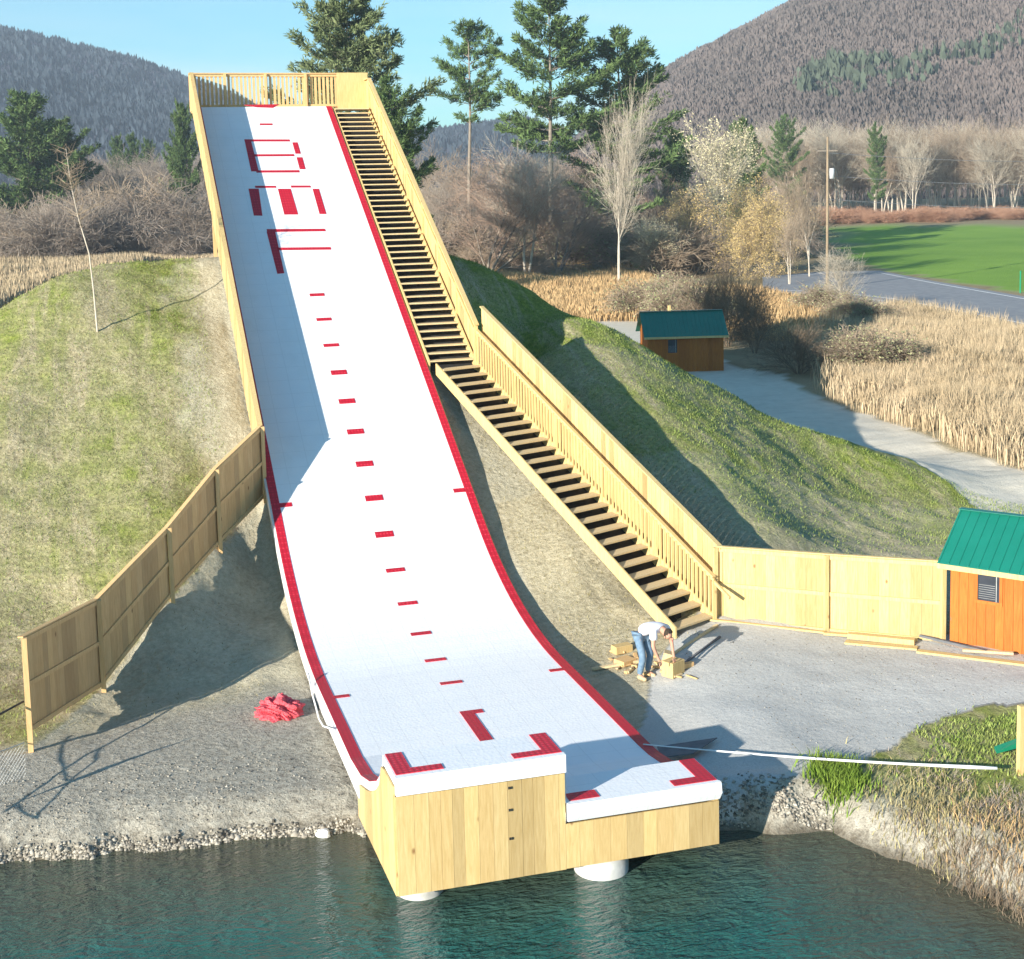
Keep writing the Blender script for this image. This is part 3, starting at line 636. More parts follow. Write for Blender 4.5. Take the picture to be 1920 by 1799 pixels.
# left guard along the ramp
lg = empty('guard_fence', (0, 0, 0)); lg.parent = jump
GH = 1.34
def gtop(y): return float(rz(y)) + GH
mb = MB(); y = 17.2
while y < TOPY + 1.0:
    y1 = y + .22; za = float(rz(min(y, TOPY))) ; zb = float(rz(min(y1, TOPY)))
    rag = rnd.uniform(-.06, .05)
    mb.hexa([(-.13, y, za - .16 + rag), (-.105, y, za - .16 + rag), (-.105, y1 - .012, zb - .16 + rag), (-.13, y1 - .012, zb - .16 + rag), (-.13, y, za + GH), (-.105, y, za + GH), (-.105, y1 - .012, zb + GH), (-.13, y1 - .012, zb + GH)]); y = y1
mb.build('boards', M['pine'], lg)
ytop = TOPY + 1.0
for h_ in (GH + .02, .55):
    mb = MB(); a_ = np.array([-.1, 17.0, float(rz(17.0)) + h_]); k_ = .0
    pts = [(-.075 if h_ < 1 else -.09, yy, float(rz(yy)) + h_) for yy in [17.2, 18, 25, 32, TOPY]]
    for p_, q_ in zip(pts[:-1], pts[1:]): mb.bar(p_, q_, .05 if h_ < 1 else .14, .10 if h_ < 1 else .04)
    mb.bar(pts[-1], (pts[-1][0], ytop, pts[-1][2]), .05 if h_ < 1 else .14, .10 if h_ < 1 else .04)
    mb.build('rail', M['pine'], lg)
for y in list(np.arange(17.26, TOPY, 2.35)):
    z = float(rz(y)); MB().box(-.104, -.03, y - .05, y + .05, z - .4, z + GH + .01).build('post', M['pine'], lg)
# start platform and rear guard
mb = MB()
for i in range(6): mb.box(-.15, 7.15, TOPY + .01 + i * .17, TOPY + .17 + i * .17, TOPZ - .14, TOPZ - .1)
mb.build('start_platform', M['tread'], jump)
rg = empty('rear_guard', (0, 0, 0)); rg.parent = jump
YB = TOPY + 1.0; Z0 = TOPZ - .1; ZR = TOPZ + 1.42
MB().bar((-.15, YB, ZR), (7.25, YB, ZR), .14, .04).build('rail', M['pine_dk'], rg)
MB().bar((-.15, YB, Z0 + .2), (7.2, YB, Z0 + .2), .05, .1).build('rail', M['pine_dk'], rg)
MB().bar((-.15, YB + .01, ZR - .08), (7.2, YB + .01, ZR - .08), .04, .1).build('rail', M['pine_dk'], rg)
for x in (-.1, 1.3, 2.95, 4.6, 6.2, 7.1): MB().box(x - .05, x + .05, YB - .12, YB - .03, Z0, ZR - .02).build('post', M['pine_dk'], rg)
for x in np.arange(.05, 7.1, .17): MB().box(x, x + .10, YB + .04, YB + .06, Z0 + .1, ZR - .03).build('baluster', M['pine_dk'], rg)
MB().box(5.9, 7.2, YB - .16, YB - .13, Z0, ZR + .02).build('board_panel', M['pine'], rg)

# ------------------------------------------------------------------ STAIRS
st = empty('staircase', (9.0, 9.0, .8)); tag(st, 'long open riser wooden staircase with baluster rail climbing beside the white ramp', 'staircase')
inv = Vector((-9.0, -9.0, -.8))
def stb(mb, name, m_, parent=st, smooth=False):
    o = mb.build(name, m_, parent, smooth)
    if parent is st: o.location = inv
    return o
Fi, Fo = np.array([8.45, 8.75]), np.array([9.62, 9.33]); Ti, To = np.array([5.75, 21.0]), np.array([7.05, 21.45])
ZL0, ZL1 = .80, 5.82; NL = 27
for i in range(NL):
    t0 = i / NL; t1 = (i + .78) / NL; z = ZL0 + (ZL1 - ZL0) * (i + 1) / NL
    a = Fi * (1 - t0) + Ti * t0; b_ = Fo * (1 - t0) + To * t0; c_ = Fo * (1 - t1) + To * t1; d = Fi * (1 - t1) + Ti * t1
    mb = MB().hexa([(*a, z - .045), (*b_, z - .045), (*c_, z - .045), (*d, z - .045), (*a, z), (*b_, z), (*c_, z), (*d, z)])
    stb(mb, 'tread', M['tread'])
NU = 45; ZU1 = TOPZ - .1; YU0, YU1 = 21.35, TOPY
for i in range(NU):
    y = YU0 + (YU1 - YU0) * i / NU; z = ZL1 + (ZU1 - ZL1) * (i + 1) / NU
    stb(MB().box(5.62, 7.0, y, y + .31, z - .045, z), 'tread', M['tread'])
def lz(t_): return ZL0 + (ZL1 - ZL0) * t_
def P2(A, B, t_): return A * (1 - t_) + B * t_
# stringers
for A, B, k_ in ((Fi, Ti, 0), (Fo, To, 1)):
    mb = MB(); d = (B - A) / np.linalg.norm(B - A); nrm = np.array([-d[1], d[0]]) * (.03 if k_ == 0 else -.03)
    mb.slab(A + nrm, B + nrm, ZL0 - .16, ZL0 + .22, ZL1 - .20, ZL1 + .15, .045); stb(mb, 'stringer', M['pine'])
for x in (5.59, 7.03):
    mb = MB(); mb.slab((x, YU0), (x, YU1), ZL1 - .16, ZL1 + .2, ZU1 - .28, ZU1 + .06, .045); stb(mb, 'stringer', M['pine'])
mb = MB(); q4 = [(*Fi, ZL0 - .12), (*Fo, ZL0 - .12), (*To, ZL1 - .12), (*Ti, ZL1 - .12)]; mb.hexa([(a_, b_, c_ - .02) for a_, b_, c_ in q4] + q4); stb(mb, 'shade_sheet', M['black'])  # black sheet added under the lower treads to stand in for shade in the gaps
mb = MB(); q4 = [(5.63, YU0, ZL1 - .1), (7.0, YU0, ZL1 - .1), (7.0, YU1, ZU1 - .2), (5.63, YU1, ZU1 - .2)]; mb.hexa([(a_, b_, c_ - .02) for a_, b_, c_ in q4] + q4); stb(mb, 'shade_sheet', M['black'])  # same added dark sheet, shade behind the open risers of the upper flight
# lower railing with balusters
rl = empty('railing', (0, 0, 0)); rl.parent = st; rl.location = inv
nr = np.array([.96, .21])*.04
A0, B0 = Fo + nr, To + nr
def rbar(t0, t1, h, wd, ht, off=0):
    a = P2(A0, B0, t0); b_ = P2(A0, B0, t1); return MB().bar((*a, lz(t0) + h), (*b_, lz(t1) + h), wd, ht)
rbar(0, 1, 1.14, .10, .04).build('handrail', M['pine'], rl)
rbar(-.05, 0, 1.03, .05, .07).build('handrail_end', M['pine'], rl)
rbar(0, 1, 1.06, .04, .07).build('top_rail', M['pine'], rl)
rbar(0.0, 1, .08, .04, .06).build('bottom_rail', M['pine'], rl)
NB = 72
for i in range(NB):
    t_ = .012 + .98 * i / (NB - 1); p_ = P2(A0, B0, t_) - nr * .9; z = lz(t_)
    MB().box(p_[0] - .022, p_[0] + .022, p_[1] - .03, p_[1] + .03, z + .08, z + 1.08).build('baluster', M['pine'], rl)
for t_ in (0.0, .2, .4, .6, .8, 1.0):
    p_ = P2(A0, B0, t_); z = lz(t_); MB().box(p_[0] - .045, p_[0] + .045, p_[1] - .045, p_[1] + .045, z - .4 if t_ else z - .1, z + 1.04).build('post', M['pine'], rl)
# outer boarded screen behind the lower railing
sc = empty('board_screen', (0, 0, 0)); sc.parent = st; sc.location = inv
A1, B1 = Fo + np.array([.96, .21]) * .30, To + np.array([.96, .21]) * .30
mb = MB(); nb = 62
for i in range(nb):
    t0, t1 = i / nb, (i + .94) / nb; a = P2(A1, B1, t0); b_ = P2(A1, B1, t1)
    mb.slab(a, b_, min(lz(t0) - .1, gz(*a) - .1), lz(t0) + 1.78, min(lz(t1) - .1, gz(*b_) - .1), lz(t1) + 1.78, .025)
mb.build('boards', M['pine'], sc)
MB().bar((*(A1), ZL0 + 1.79), (*(B1), ZL1 + 1.79), .13, .035).build('cap', M['pine'], sc)
# upper guard
ug = empty('upper_guard', (0, 0, 0)); ug.parent = st; ug.location = inv
def uz(y): return ZL1 + (ZU1 - ZL1) * (y - YU0) / (YU1 - YU0)
mb = MB(); y = YU0 - .05
while y < YU1 + 1.0:
    a, b_ = y, y + .2; za, zb = uz(min(a, YU1)), uz(min(b_, YU1)); mb.hexa([(7.12, a, za - .25), (7.145, a, za - .25), (7.145, b_ - .004, zb - .25), (7.12, b_ - .004, zb - .25), (7.12, a, za + 1.22), (7.145, a, za + 1.22), (7.145, b_ - .004, zb + 1.22), (7.12, b_ - .004, zb + 1.22)]); y = b_
mb.build('boards', M['pine'], ug)
MB().bar((7.11, YU0 - .05, uz(YU0) + 1.24), (7.11, YU1, ZU1 + 1.24), .15, .04).bar((7.11, YU1, ZU1 + 1.24), (7.11, YU1 + 1, ZU1 + 1.24), .15, .04).build('cap', M['pine'], ug)
MB().bar((7.085, YU0, uz(YU0) + .95), (7.085, YU1, ZU1 + .95), .04, .09).build('rail', M['pine'], ug)
for i in range(8):
    y = YU0 + (YU1 - YU0) * i / 7; MB().box(7.05, 7.118, y - .04, y + .04, uz(y) - .3, uz(y) + 1.2).build('post', M['pine'], ug)

# ------------------------------------------------------------------ FENCES
def board_fence(name, pts, label, m_, hs, rail_side, post_m):
    """pts: (x, y, ztop, zbottom) per post"""
    f = empty(name, (pts[0][0], pts[0][1], 0)); tag(f, label, 'fence'); iv = (-pts[0][0], -pts[0][1], 0)
    def add(mb, nm, mm): o = mb.build(nm, mm, f); o.location = iv; return o
    for (xa, ya, ta, ba), (xb, yb, tb, bb) in zip(pts[:-1], pts[1:]):
        A = np.array([xa, ya]); B = np.array([xb, yb]); Ln = np.linalg.norm(B - A); n = max(3, int(Ln / .22)); mb = MB()
        for i in range(n):
            t0, t1 = (i + (.22 if i == 0 else 0)) / n, (i + .985) / n; a = P2(A, B, t0); b_ = P2(A, B, t1); rg_ = rnd.uniform(-.03, .03)
            mb.slab(a, b_, ba + (bb - ba) * t0 + rg_, ta + (tb - ta) * t0, ba + (bb - ba) * t1 + rg_, ta + (tb - ta) * t1, .022)
        add(mb, 'board_panel', m_)
        d = (B - A) / Ln; nn_ = np.array([d[1], -d[0]]) * rail_side
        for fr in (.03, .5, .97):
            a = A + nn_ * .035; b_ = B + nn_ * .035
            za = ba + (ta - ba) * fr; zb = bb + (tb - bb) * fr
            add(MB().bar((*a, za), (*b_, zb), .04, .09), 'rail', m_)
        add(MB().bar((*A, ta + .015), (*B, tb + .015), .11, .03), 'cap', m_)
    for i, (xa, ya, ta, ba) in enumerate(pts):
        j = min(i, len(pts) - 2); A = np.array(pts[j][:2]); B = np.array(pts[j + 1][:2]); d = (B - A) / np.linalg.norm(B - A); nn_ = np.array([d[1], -d[0]]) * rail_side * .075
        g_ = gz(xa, ya); add(MB().box(xa + nn_[0] - .05, xa + nn_[0] + .05, ya + nn_[1] - .05, ya + nn_[1] + .05, min(g_, ba) - .2, ta - .0), 'post', post_m)
    return f
FP = [(-5.88, 7.6, 2.74, .80), (-4.48, 11.0, 2.41, .44), (-2.8, 13.4, 3.34, 1.66), (-1.47, 15.4, 4.29, 2.34), (-.09, 17.2, 5.02, 3.06)]
board_fence('board_fence', FP, 'tan board fence climbing from the pond bank to the left edge of the ramp', M['pine_dk'], 1.8, 1, M['pine_dk'])
A_ = np.array([9.78, 9.55]); B_ = np.array([13.9, 6.15]); zt = .86
pr_ = [(9.80, 9.52, 2.62, .80), (11.83, 7.84, 2.65, .80), (13.85, 6.18, 2.70, .82)]
board_fence('board_fence', pr_, 'bright yellow board fence between the stair foot and the near shed', M['pine'], 1.8, 1, M['pine'])

# ------------------------------------------------------------------ SHEDS
def shed(loc, rot, Lx, Wy, Hw, Hr, label, window=True, lbl=None):
    s = empty('garden_shed', loc, rot); tag(s, label, 'shed')
    # local: x along front (eave side), y depth, front face at y=0
    mb = MB(); n = int(Lx / .2)
    for i in range(n): mb.box(Lx * i / n, Lx * (i + 1) / n - .006, -.0, .03 + rnd.uniform(0, .006), 0, Hw)
    for i in range(n): mb.box(Lx * i / n, Lx * (i + 1) / n - .006, Wy - .03, Wy, 0, Hw)
    n2_ = int(Wy / .2)
    for xw in (0, Lx):
        for i in range(n2_):
            a = .03 + (Wy - .06) * i / n2_; b_ = .03 + (Wy - .06) * (i + 1) / n2_ - .006
            ha = Hw + (Hr - Hw) * (1 - abs(a - Wy / 2) / (Wy / 2)); hb = Hw + (Hr - Hw) * (1 - abs(b_ - Wy / 2) / (Wy / 2))
            x0, x1 = (xw, xw + .03) if xw == 0 else (xw - .03, xw)
            mb.hexa([(x0, a, 0), (x1, a, 0), (x1, b_, 0), (x0, b_, 0), (x0, a, ha), (x1, a, ha), (x1, b_, hb), (x0, b_, hb)])
    mb.build('wall', M['shed_wood'], s)
    ov = .22; e = .25
    mb = MB()
    def slope(ya, za, yb, zb):
        mb.hexa([(-ov, ya, za), (Lx + ov, ya, za), (Lx + ov, yb, zb), (-ov, yb, zb), (-ov, ya, za + .04), (Lx + ov, ya, za + .04), (Lx + ov, yb, zb + .04), (-ov, yb, zb + .04)])
        for k in range(int((Lx + 2 * ov) / .22) + 1):
            x = -ov + .02 + k * .22
            if x + .03 < Lx + ov: mb.hexa([(x, ya, za + .042), (x + .025, ya, za + .042), (x + .025, yb, zb + .042), (x, yb, zb + .042), (x, ya, za + .06), (x + .025, ya, za + .06), (x + .025, yb, zb + .06), (x, yb, zb + .06)])
    sl_ = (Hr - Hw) / (Wy / 2); slope(-e, Hw - sl_ * e + .02, Wy / 2 - .002, Hr + .02); slope(Wy + e, Hw - sl_ * e + .02, Wy / 2 + .002, Hr + .02)
    rf = mb.build('roof', M['roof'], s)
    MB().box(-ov, Lx + ov, Wy / 2 - .1, Wy / 2 + .1, Hr + .075, Hr + .09).build('ridge_cap', M['roof'], rf)
    MB().box(-ov, Lx + ov, -e - .022, -e - .002, Hw - sl_ * e - .06, Hw - sl_ * e + .05).build('fascia', M['pine'], rf)
    if window:
        wx = window
        wf = MB().box(wx - .31, wx + .31, -.035, -.002, 1.04, 1.11).box(wx - .31, wx + .31, -.035, -.002, 1.80, 1.86).box(wx - .31, wx - .24, -.035, -.002, 1.11, 1.80).box(wx + .24, wx + .31, -.035, -.002, 1.11, 1.80).build('window', M['shed_wood'], s)
        MB().box(wx - .24, wx + .24, -.012, -.003, 1.11, 1.80).build('pane', M['window'], wf)
        mb = MB()
        for k in range(7): mb.box(wx - .22, wx + .14, -.018, -.013, 1.16 + k * .05, 1.166 + k * .05)
        mb.box(wx + .16, wx + .175, -.02, -.013, 1.11, 1.80)
        mb.build('blind', M['post'], wf)
    return s
sh = shed((13.92, 6.02, .86), math.atan2(-.80, .60), 3.6, 2.4, 1.98, 2.75, 'near orange shed with a green metal roof and small window beside the yellow fence', .86)
fs_ = onz(1216, 690, 1.4)
far_sh = shed((float(dep(1215, 690, 74)[0]), float(dep(1215, 690, 74)[1]), 1.35), R(-14), 4.0, 3.0, 2.1, 3.1, 'small orange shed with a green roof standing half in shadow behind the grassy mound', 1.3)

# ------------------------------------------------------------------ vegetation generators
def tubes(segs, k=3):
    """segs: list of (p0,p1,r0,r1) -> quads, vectorised"""
    P0 = np.array([s_[0] for s_ in segs]); P1 = np.array([s_[1] for s_ in segs]); r0 = np.array([s_[2] for s_ in segs]); r1 = np.array([s_[3] for s_ in segs])
    d = P1 - P0; d /= np.linalg.norm(d, axis=1)[:, None] + 1e-9
    ref = np.where(np.abs(d[:, 2:3]) < .9, np.array([[0, 0, 1.]]), np.array([[1., 0, 0]])); u = np.cross(d, ref); u /= np.linalg.norm(u, axis=1)[:, None]; v_ = np.cross(d, u)
    a = np.arange(k) * 2 * math.pi / k; c_ = np.cos(a)[None, :, None]; s_ = np.sin(a)[None, :, None]
    ring = c_ * u[:, None] + s_ * v_[:, None]
    V = np.concatenate([P0[:, None] + ring * r0[:, None, None], P1[:, None] + ring * r1[:, None, None]], 1)
    n = len(segs); b_ = (np.arange(n) * 2 * k)[:, None]; j = np.arange(k); jn = (j + 1) % k
    Fq = np.stack([b_ + j, b_ + jn, b_ + k + jn, b_ + k + j], -1)
    return V.reshape(-1, 3), Fq.reshape(-1, 4)
def rotv(v_, ang, r):
    ax = r.normal(size=3); ax -= ax @ v_ * v_; ax /= np.linalg.norm(ax)
    return v_ * math.cos(ang) + ax * math.sin(ang)
def bare(seed, H, spread=.55, levels=4, kids=(3, 4), trunks=1, lean=.1, up=.25, first=.3, r0=.013, ratio=.66, twig=.011):
    r = np.random.default_rng(seed); thick = []; thin = []; tips = []
    def grow(p, d, ln, rad, lv):
        n = 3 if lv < 2 else 2; q = p; start = rad
        for i in range(n):
            d = rotv(d, r.uniform(0, .16 + .06 * lv), r); d = d + np.array([0, 0, up * .22]); d /= np.linalg.norm(d)
            e = q + d * ln / n; re = max(twig, rad * (1 - .45 * (i + 1) / n)); (thick if start > .05 else thin).append((q, e, max(twig, rad * (1 - .45 * i / n)), re))
            if lv < levels:
                m_ = r.integers(kids[0], kids[1] + 1) if (i or lv) else (1 if first < .2 else 0)
                for _ in range(int(m_)):
                    f_ = r.random(); b_ = q + (e - q) * f_
                    grow(b_, rotv(d, r.uniform(.35, spread + .35), r), ln * r.uniform(ratio - .14, ratio + .08), max(twig, re * r.uniform(.45, .62)), lv + 1)
            else: tips.append(e)
            q = e
    for k in range(trunks):
        a = r.random() * 6.28; d = np.array([math.cos(a) * lean * (k + .3), math.sin(a) * lean * (k + .3), 1.]); d /= np.linalg.norm(d)
        grow(np.array([math.cos(a), math.sin(a), 0]) * .12 * (trunks > 1), d, H * .62 * r.uniform(.85, 1), H * r0, 0)
    return thick, thin, np.array(tips)
def tree_proto(name, thick, thin, mt, mc, leaves=None, ml=None, tips=None, nleaf=0, lsize=.2, seed=1):
    Va, Fa = tubes(thick, 6) if thick else (np.zeros((0, 3)), np.zeros((0, 4), int))
    out = {'trunk': npmesh(name + '_trunk', Va, Fa, 4, [mt], link=False, smooth=True)} if thick else {}
    Vb, Fb = tubes(thin, 3); mi = np.zeros(len(Fb)); mats = [mc]
    if nleaf:
        r = np.random.default_rng(seed); c_ = tips[r.integers(0, len(tips), nleaf)] + r.normal(size=(nleaf, 3)) * lsize * 1.6
        u = r.normal(size=(nleaf, 3)); u /= np.linalg.norm(u, axis=1)[:, None]; v_ = np.cross(u, r.normal(size=(nleaf, 3))); v_ /= np.linalg.norm(v_, axis=1)[:, None]; sz = r.uniform(.5, 1.1, (nleaf, 1)) * lsize
        Q = np.stack([c_ - u * sz, c_ - v_ * sz * .55, c_ + u * sz, c_ + v_ * sz * .55], 1).reshape(-1, 3)
        Fb = np.concatenate([Fb, len(Vb) + np.arange(nleaf * 4).reshape(-1, 4)]); Vb = np.concatenate([Vb, Q]); mi = np.concatenate([mi, np.ones(nleaf)]); mats.append(ml)
    out['crown'] = npmesh(name + '_crown', Vb, Fb, 4, mats, mi=mi, link=False); return out
def place(name, proto, loc, s, rot, label, cat, group=None, sxy=1.0, tilt=0):
    e = empty(name, loc, rot); e.scale = (s * sxy, s * sxy, s); e.rotation_euler = (tilt, 0, rot); tag(e, label, cat, group)
    for nm, me_ in proto.items():
        o = bpy.data.objects.new(nm, me_); COL.objects.link(o); o.parent = e
    return e
M['bark'] = simple('grey_bark', (.30, .25, .20), (.20, .165, .13), 3, .95)
M['barkW'] = simple('pale_bark', (.62, .55, .45), (.45, .38, .30), 3, .9)
M['twig'] = simple('twigs_brown', (.33, .25, .18), (.44, .345, .25), 1, 1, spec=0)
M['twigP'] = simple('twigs_reddish', (.42, .28, .21), (.50, .36, .27), 1, 1, spec=0)
M['twigW'] = simple('twigs_pale', (.60, .53, .42), (.48, .41, .32), 1, 1, spec=0)
M['twigR'] = simple('twigs_russet', (.50, .27, .17), (.58, .36, .24), 1, 1, spec=0)
M['twigG'] = simple('twigs_grey', (.30, .245, .20), (.40, .33, .27), 1, 1, spec=0)
M['twigD'] = simple('twigs_dark', (.16, .12, .085), (.26, .20, .14), 1, 1, spec=0)
M['needle'] = simple('pine_needles', (.07, .12, .04), (.13, .185, .065), .6, .9, island=(.6, 1.45), spec=.1)
M['needleB'] = simple('pine_needles_grey', (.12, .16, .07), (.20, .23, .11), .6, .9, island=(.6, 1.35), spec=.1)
M['gold'] = simple('dry_gold_leaves', (.56, .41, .17), (.66, .50, .22), .8, .9, island=(.6, 1.25), spec=.1)
M['cream'] = simple('pale_seed_tufts', (.62, .55, .35), (.52, .46, .28), .8, .9, island=(.7, 1.2), spec=.1)
M['bushg'] = simple('grey_green_leaves', (.28, .30, .15), (.38, .36, .20), .8, .9, island=(.6, 1.2), spec=.1)

def pine(seed, H=30, rad=5.0, n_wh=22, low=.25, gap=.0, tuft=.42, dens=1.0, mn='needle', open_=0.0):
    r = np.random.default_rng(seed); segs = []; tp = []
    lean = r.normal(size=2) * .012
    def tr(z): return np.array([lean[0] * z + math.sin(z * .3 + seed) * .12, lean[1] * z, z])
    zz = np.linspace(0, H, 14)
    for a, b_ in zip(zz[:-1], zz[1:]): segs.append((tr(a), tr(b_), H * .012 * (1 - a / H * .93), H * .012 * (1 - b_ / H * .93)))
    thin = []
    for w_ in range(n_wh):
        f_ = w_ / (n_wh - 1); z = H * (low + (1 - low) * f_ ** .9) * .985
        prof_ = (1 - f_) ** .62 * (1 - .35 * max(0, .18 - f_) / .18) * r.uniform(.72, 1.15)
        L0 = rad * prof_ + .5
        for k in range(int(r.integers(3, 6))):
            if r.random() < open_: continue
            a = r.random() * 6.283; Lb = L0 * r.uniform(.55, 1.18); ri = .10 + .55 * f_ + r.uniform(-.08, .12)
            d = np.array([math.cos(a), math.sin(a), 0]); p = tr(z); q = p; pts = [p]
            for s_ in range(1, 5):
                t_ = s_ / 4; q = p + d * Lb * t_ + np.array([0, 0, Lb * (ri * t_ + .22 * t_ * t_)]); pts.append(q)
            for s_ in range(4): thin.append((pts[s_], pts[s_ + 1], .06 * (1 - s_ / 4.5), .06 * (1 - (s_ + 1) / 4.5)))
            m_ = int(Lb * 6.5 * dens) + 4
            for j in range(m_):
                t_ = r.uniform(.22, 1.03); i_ = min(3, int(t_ * 4)); base = pts[i_] + (pts[i_ + 1] - pts[i_]) * (t_ * 4 - i_)
                side = np.cross(d, (0, 0, 1)) * r.normal() * Lb * .15 * (1.15 - t_ * .5)
                c_ = base + side + np.array([0, 0, r.uniform(-.1, .35)])
                if r.random() < .35: thin.append((base, c_, .02, .012))
                tp.append((c_, d + np.array([0, 0, .9]) + r.normal(size=3) * .35))
    C_ = np.array([q[0] for q in tp]); D_ = np.array([q[1] for q in tp]); D_ /= np.linalg.norm(D_, axis=1)[:, None]
    K = 12; n = len(C_); dd = D_[:, None] * .8 + r.normal(size=(n, K, 3)) * .42; dd /= np.linalg.norm(dd, axis=2)[..., None]
    ln = tuft * r.uniform(.7, 1.5, (n, K, 1)); sd = np.cross(dd, r.normal(size=(n, K, 3))); sd /= np.linalg.norm(sd, axis=2)[..., None]; wd = ln * .10
    o = C_[:, None] + r.normal(size=(n, K, 3)) * tuft * .22
    Q = np.stack([o, o + dd * ln * .5 + sd * wd, o + dd * ln, o + dd * ln * .5 - sd * wd], 2).reshape(-1, 3)
    Va, Fa = tubes(segs, 7); Vt, Ft = tubes(thin, 3)
    trunk = npmesh('pine_trunk', Va, Fa, 4, [M['bark']], link=False, smooth=True)
    V = np.concatenate([Vt, Q]); Fc = np.concatenate([Ft, len(Vt) + np.arange(n * K * 4).reshape(-1, 4)]); mi = np.concatenate([np.zeros(len(Ft)), np.ones(n * K)])
    crown = npmesh('pine_crown', V, Fc, 4, [M['bark'], M[mn]], mi=mi, link=False)
    return {'trunk': trunk, 'crown': crown}
def gl(px, py_or_depth, depth=None):
    """ground point seen in column px at given depth"""
    D = depth; x, y = dep(px, 400, D)[:2]; return (float(x), float(y), gz(x, y) - .1)
def topH(px, ytop, D):  # tree height so its tip is at ytop
    P = dep(px, ytop, D); return float(P[2] - gl(px, 0, D)[2])
p1 = pine(3, 30, 8.2, 33, .2, dens=1.5, mn='needleB', tuft=.5); p2 = pine(5, 30, 5.4, 13, .60, dens=1.1, open_=.15, tuft=.5); p3 = pine(8, 30, 7.6, 17, .42, dens=1.3, open_=.18, tuft=.55); p4 = pine(12, 20, 7.2, 25, .05, dens=1.5, tuft=.5); p5 = pine(17, 30, 7.6, 18, .2, dens=1.3, open_=.12, tuft=.55)
def pt(px, ytop, D, proto, H0, label, rot=0, sxy=1.0, cat='pine tree', group='tall pines behind the ramp'):
    h = topH(px, ytop, D); return place('pine_tree', proto, gl(px, 0, D), h / H0, rot, label, cat, group, sxy)
pt(645, -8, 128, p1, 30, 'broad grey green pine directly behind the top of the ramp', .4, 1.08)
pt(742, 150, 122, p5, 30, 'shorter dark pine just right of the stair top', 1.9, .85)
pt(880, 50, 185, p2, 30, 'slim lone pine with open crown against the sky', 2.2, 1.05)
pt(1033, -2, 180, p3, 30, 'tallest open pine right of the slim lone pine', .9, 1.12)
pt(1165, 62, 185, p5, 30, 'wide dark pine behind the white barked tree', 3.6, 1.25)
b2_late = [(905, 262, 150), (1040, 290, 155)]
pt(60, 185, 225, p4, 20, 'big bushy dark green pine at the left edge', 1.2, 1.05, group=None)
pt(118, 235, 240, p4, 20, 'smaller dark pine behind the right side of the big left pine', 4.2, 1.1, group=None)
pt(352, 205, 235, p4, 20, 'narrow dark pine just left of the ramp top', 2.0, .45, group=None)
pt(1395, 235, 190, p4, 20, 'dark green evergreen behind the golden leafed tree', 2.9, .75, group=None)
pt(1265, 250, 210, p4, 20, 'dim evergreen between the wide pine and the cream tufted tree', .2, .6, group=None)
for px_, yt, s_, lb in ((225, 262, .5, 'first'), (255, 258, .5, 'second'), (285, 268, .5, 'third')):
    pt(px_, yt, 330, p4, 20, 'distant small pine, %s from the left in a row of three behind the left shrubs' % lb, px_, s_, group='row of small far pines')
pt(1475, 218, 300, p5, 30, 'distant blurred conifer at the foot of the right hill', 1.0, .9, group=None)
pt(1643, 232, 300, p5, 30, 'pale yellow green conifer above the utility pole side of the field', 2.0, .6, group=None)

b_round = bare(21, 15, .75, 4, (2, 3), 3, .35, .10, .1, .010); B1_ = tree_proto('round_bare', *b_round[:2], M['bark'], M['twigP'])
b_up = bare(22, 16, .40, 4, (2, 3), 2, .12, .35, .3, .009); B2_ = tree_proto('upright_bare', *b_up[:2], M['barkW'], M['twigW'])
b_pop = bare(23, 16, .34, 4, (2, 3), 2, .10, .5, .3, .009); B3_ = tree_proto('slender_bare', *b_pop[:2], M['barkW'], M['twig'])
b_red = bare(24, 14, .7, 4, (3, 3), 2, .3, .15, .1, .009, twig=.014); B5_ = tree_proto('white_bare', *b_pop[:2], M['barkW'], M['twigW']); B4_ = tree_proto('reddish_bare', *b_red[:2], M['bark'], M['twigG'])
b_bush = bare(25, 5, .8, 3, (3, 4), 9, .16, .1, .1, .007, twig=.011); S1_ = tree_proto('bush', b_bush[0], b_bush[1], M['twigG'], M['twigG'])
b_bush2 = bare(26, 4.2, .9, 3, (3, 4), 9, .20, .0, .1, .007, twig=.011); S2_ = tree_proto('bush_b', b_bush2[0], b_bush2[1], M['twig'], M['twig'])
b_dark = bare(27, 5, .5, 3, (2, 3), 9, .10, .1, .1, .009, twig=.009); S4_ = tree_proto('russet_bush', b_bush2[0], b_bush2[1], M['twigR'], M['twigR']); S3_ = tree_proto('dark_bush', b_dark[0], b_dark[1], M['twigD'], M['twigD'])
G1_ = tree_proto('gold_tree', *b_round[:2], M['bark'], M['twig'], tips=b_round[2], nleaf=16000, lsize=.14, ml=M['gold'])
G2_ = tree_proto('cream_tree', *b_up[:2], M['bark'], M['twigW'], tips=b_up[2], nleaf=7000, lsize=.14, ml=M['cream'])
G3_ = tree_proto('olive_bush', b_bush2[0], b_bush2[1], M['twig'], M['twig'], tips=b_bush2[2], nleaf=4500, lsize=.10, ml=M['bushg'])
def bt(name, px, ytop, D, proto, H0, label, rot=0, sxy=1.0, cat='tree', group=None):
    return place(name, proto, gl(px, 0, D), topH(px, ytop, D) / H0, rot, label, cat, group, sxy)
def protoH(pr): return max(np.max([v_.co.z for v_ in me_.vertices]) for me_ in pr.values())
HB = {id(q): protoH(q) for q in (B1_, B2_, B3_, B4_, B5_, S1_, S2_, S4_, S3_, G1_, G2_, G3_)}
def b2(name, px, yt, D, q, label, rot=0, sxy=1.0, cat='tree', group=None): return bt(name, px, yt, D, q, HB[id(q)], label, rot, sxy, cat, group)
b2('bare_tree', 985, 240, 150, B2_, 'leafless tree forking low into pale limbs above the mound ridge', .5, 1.15)
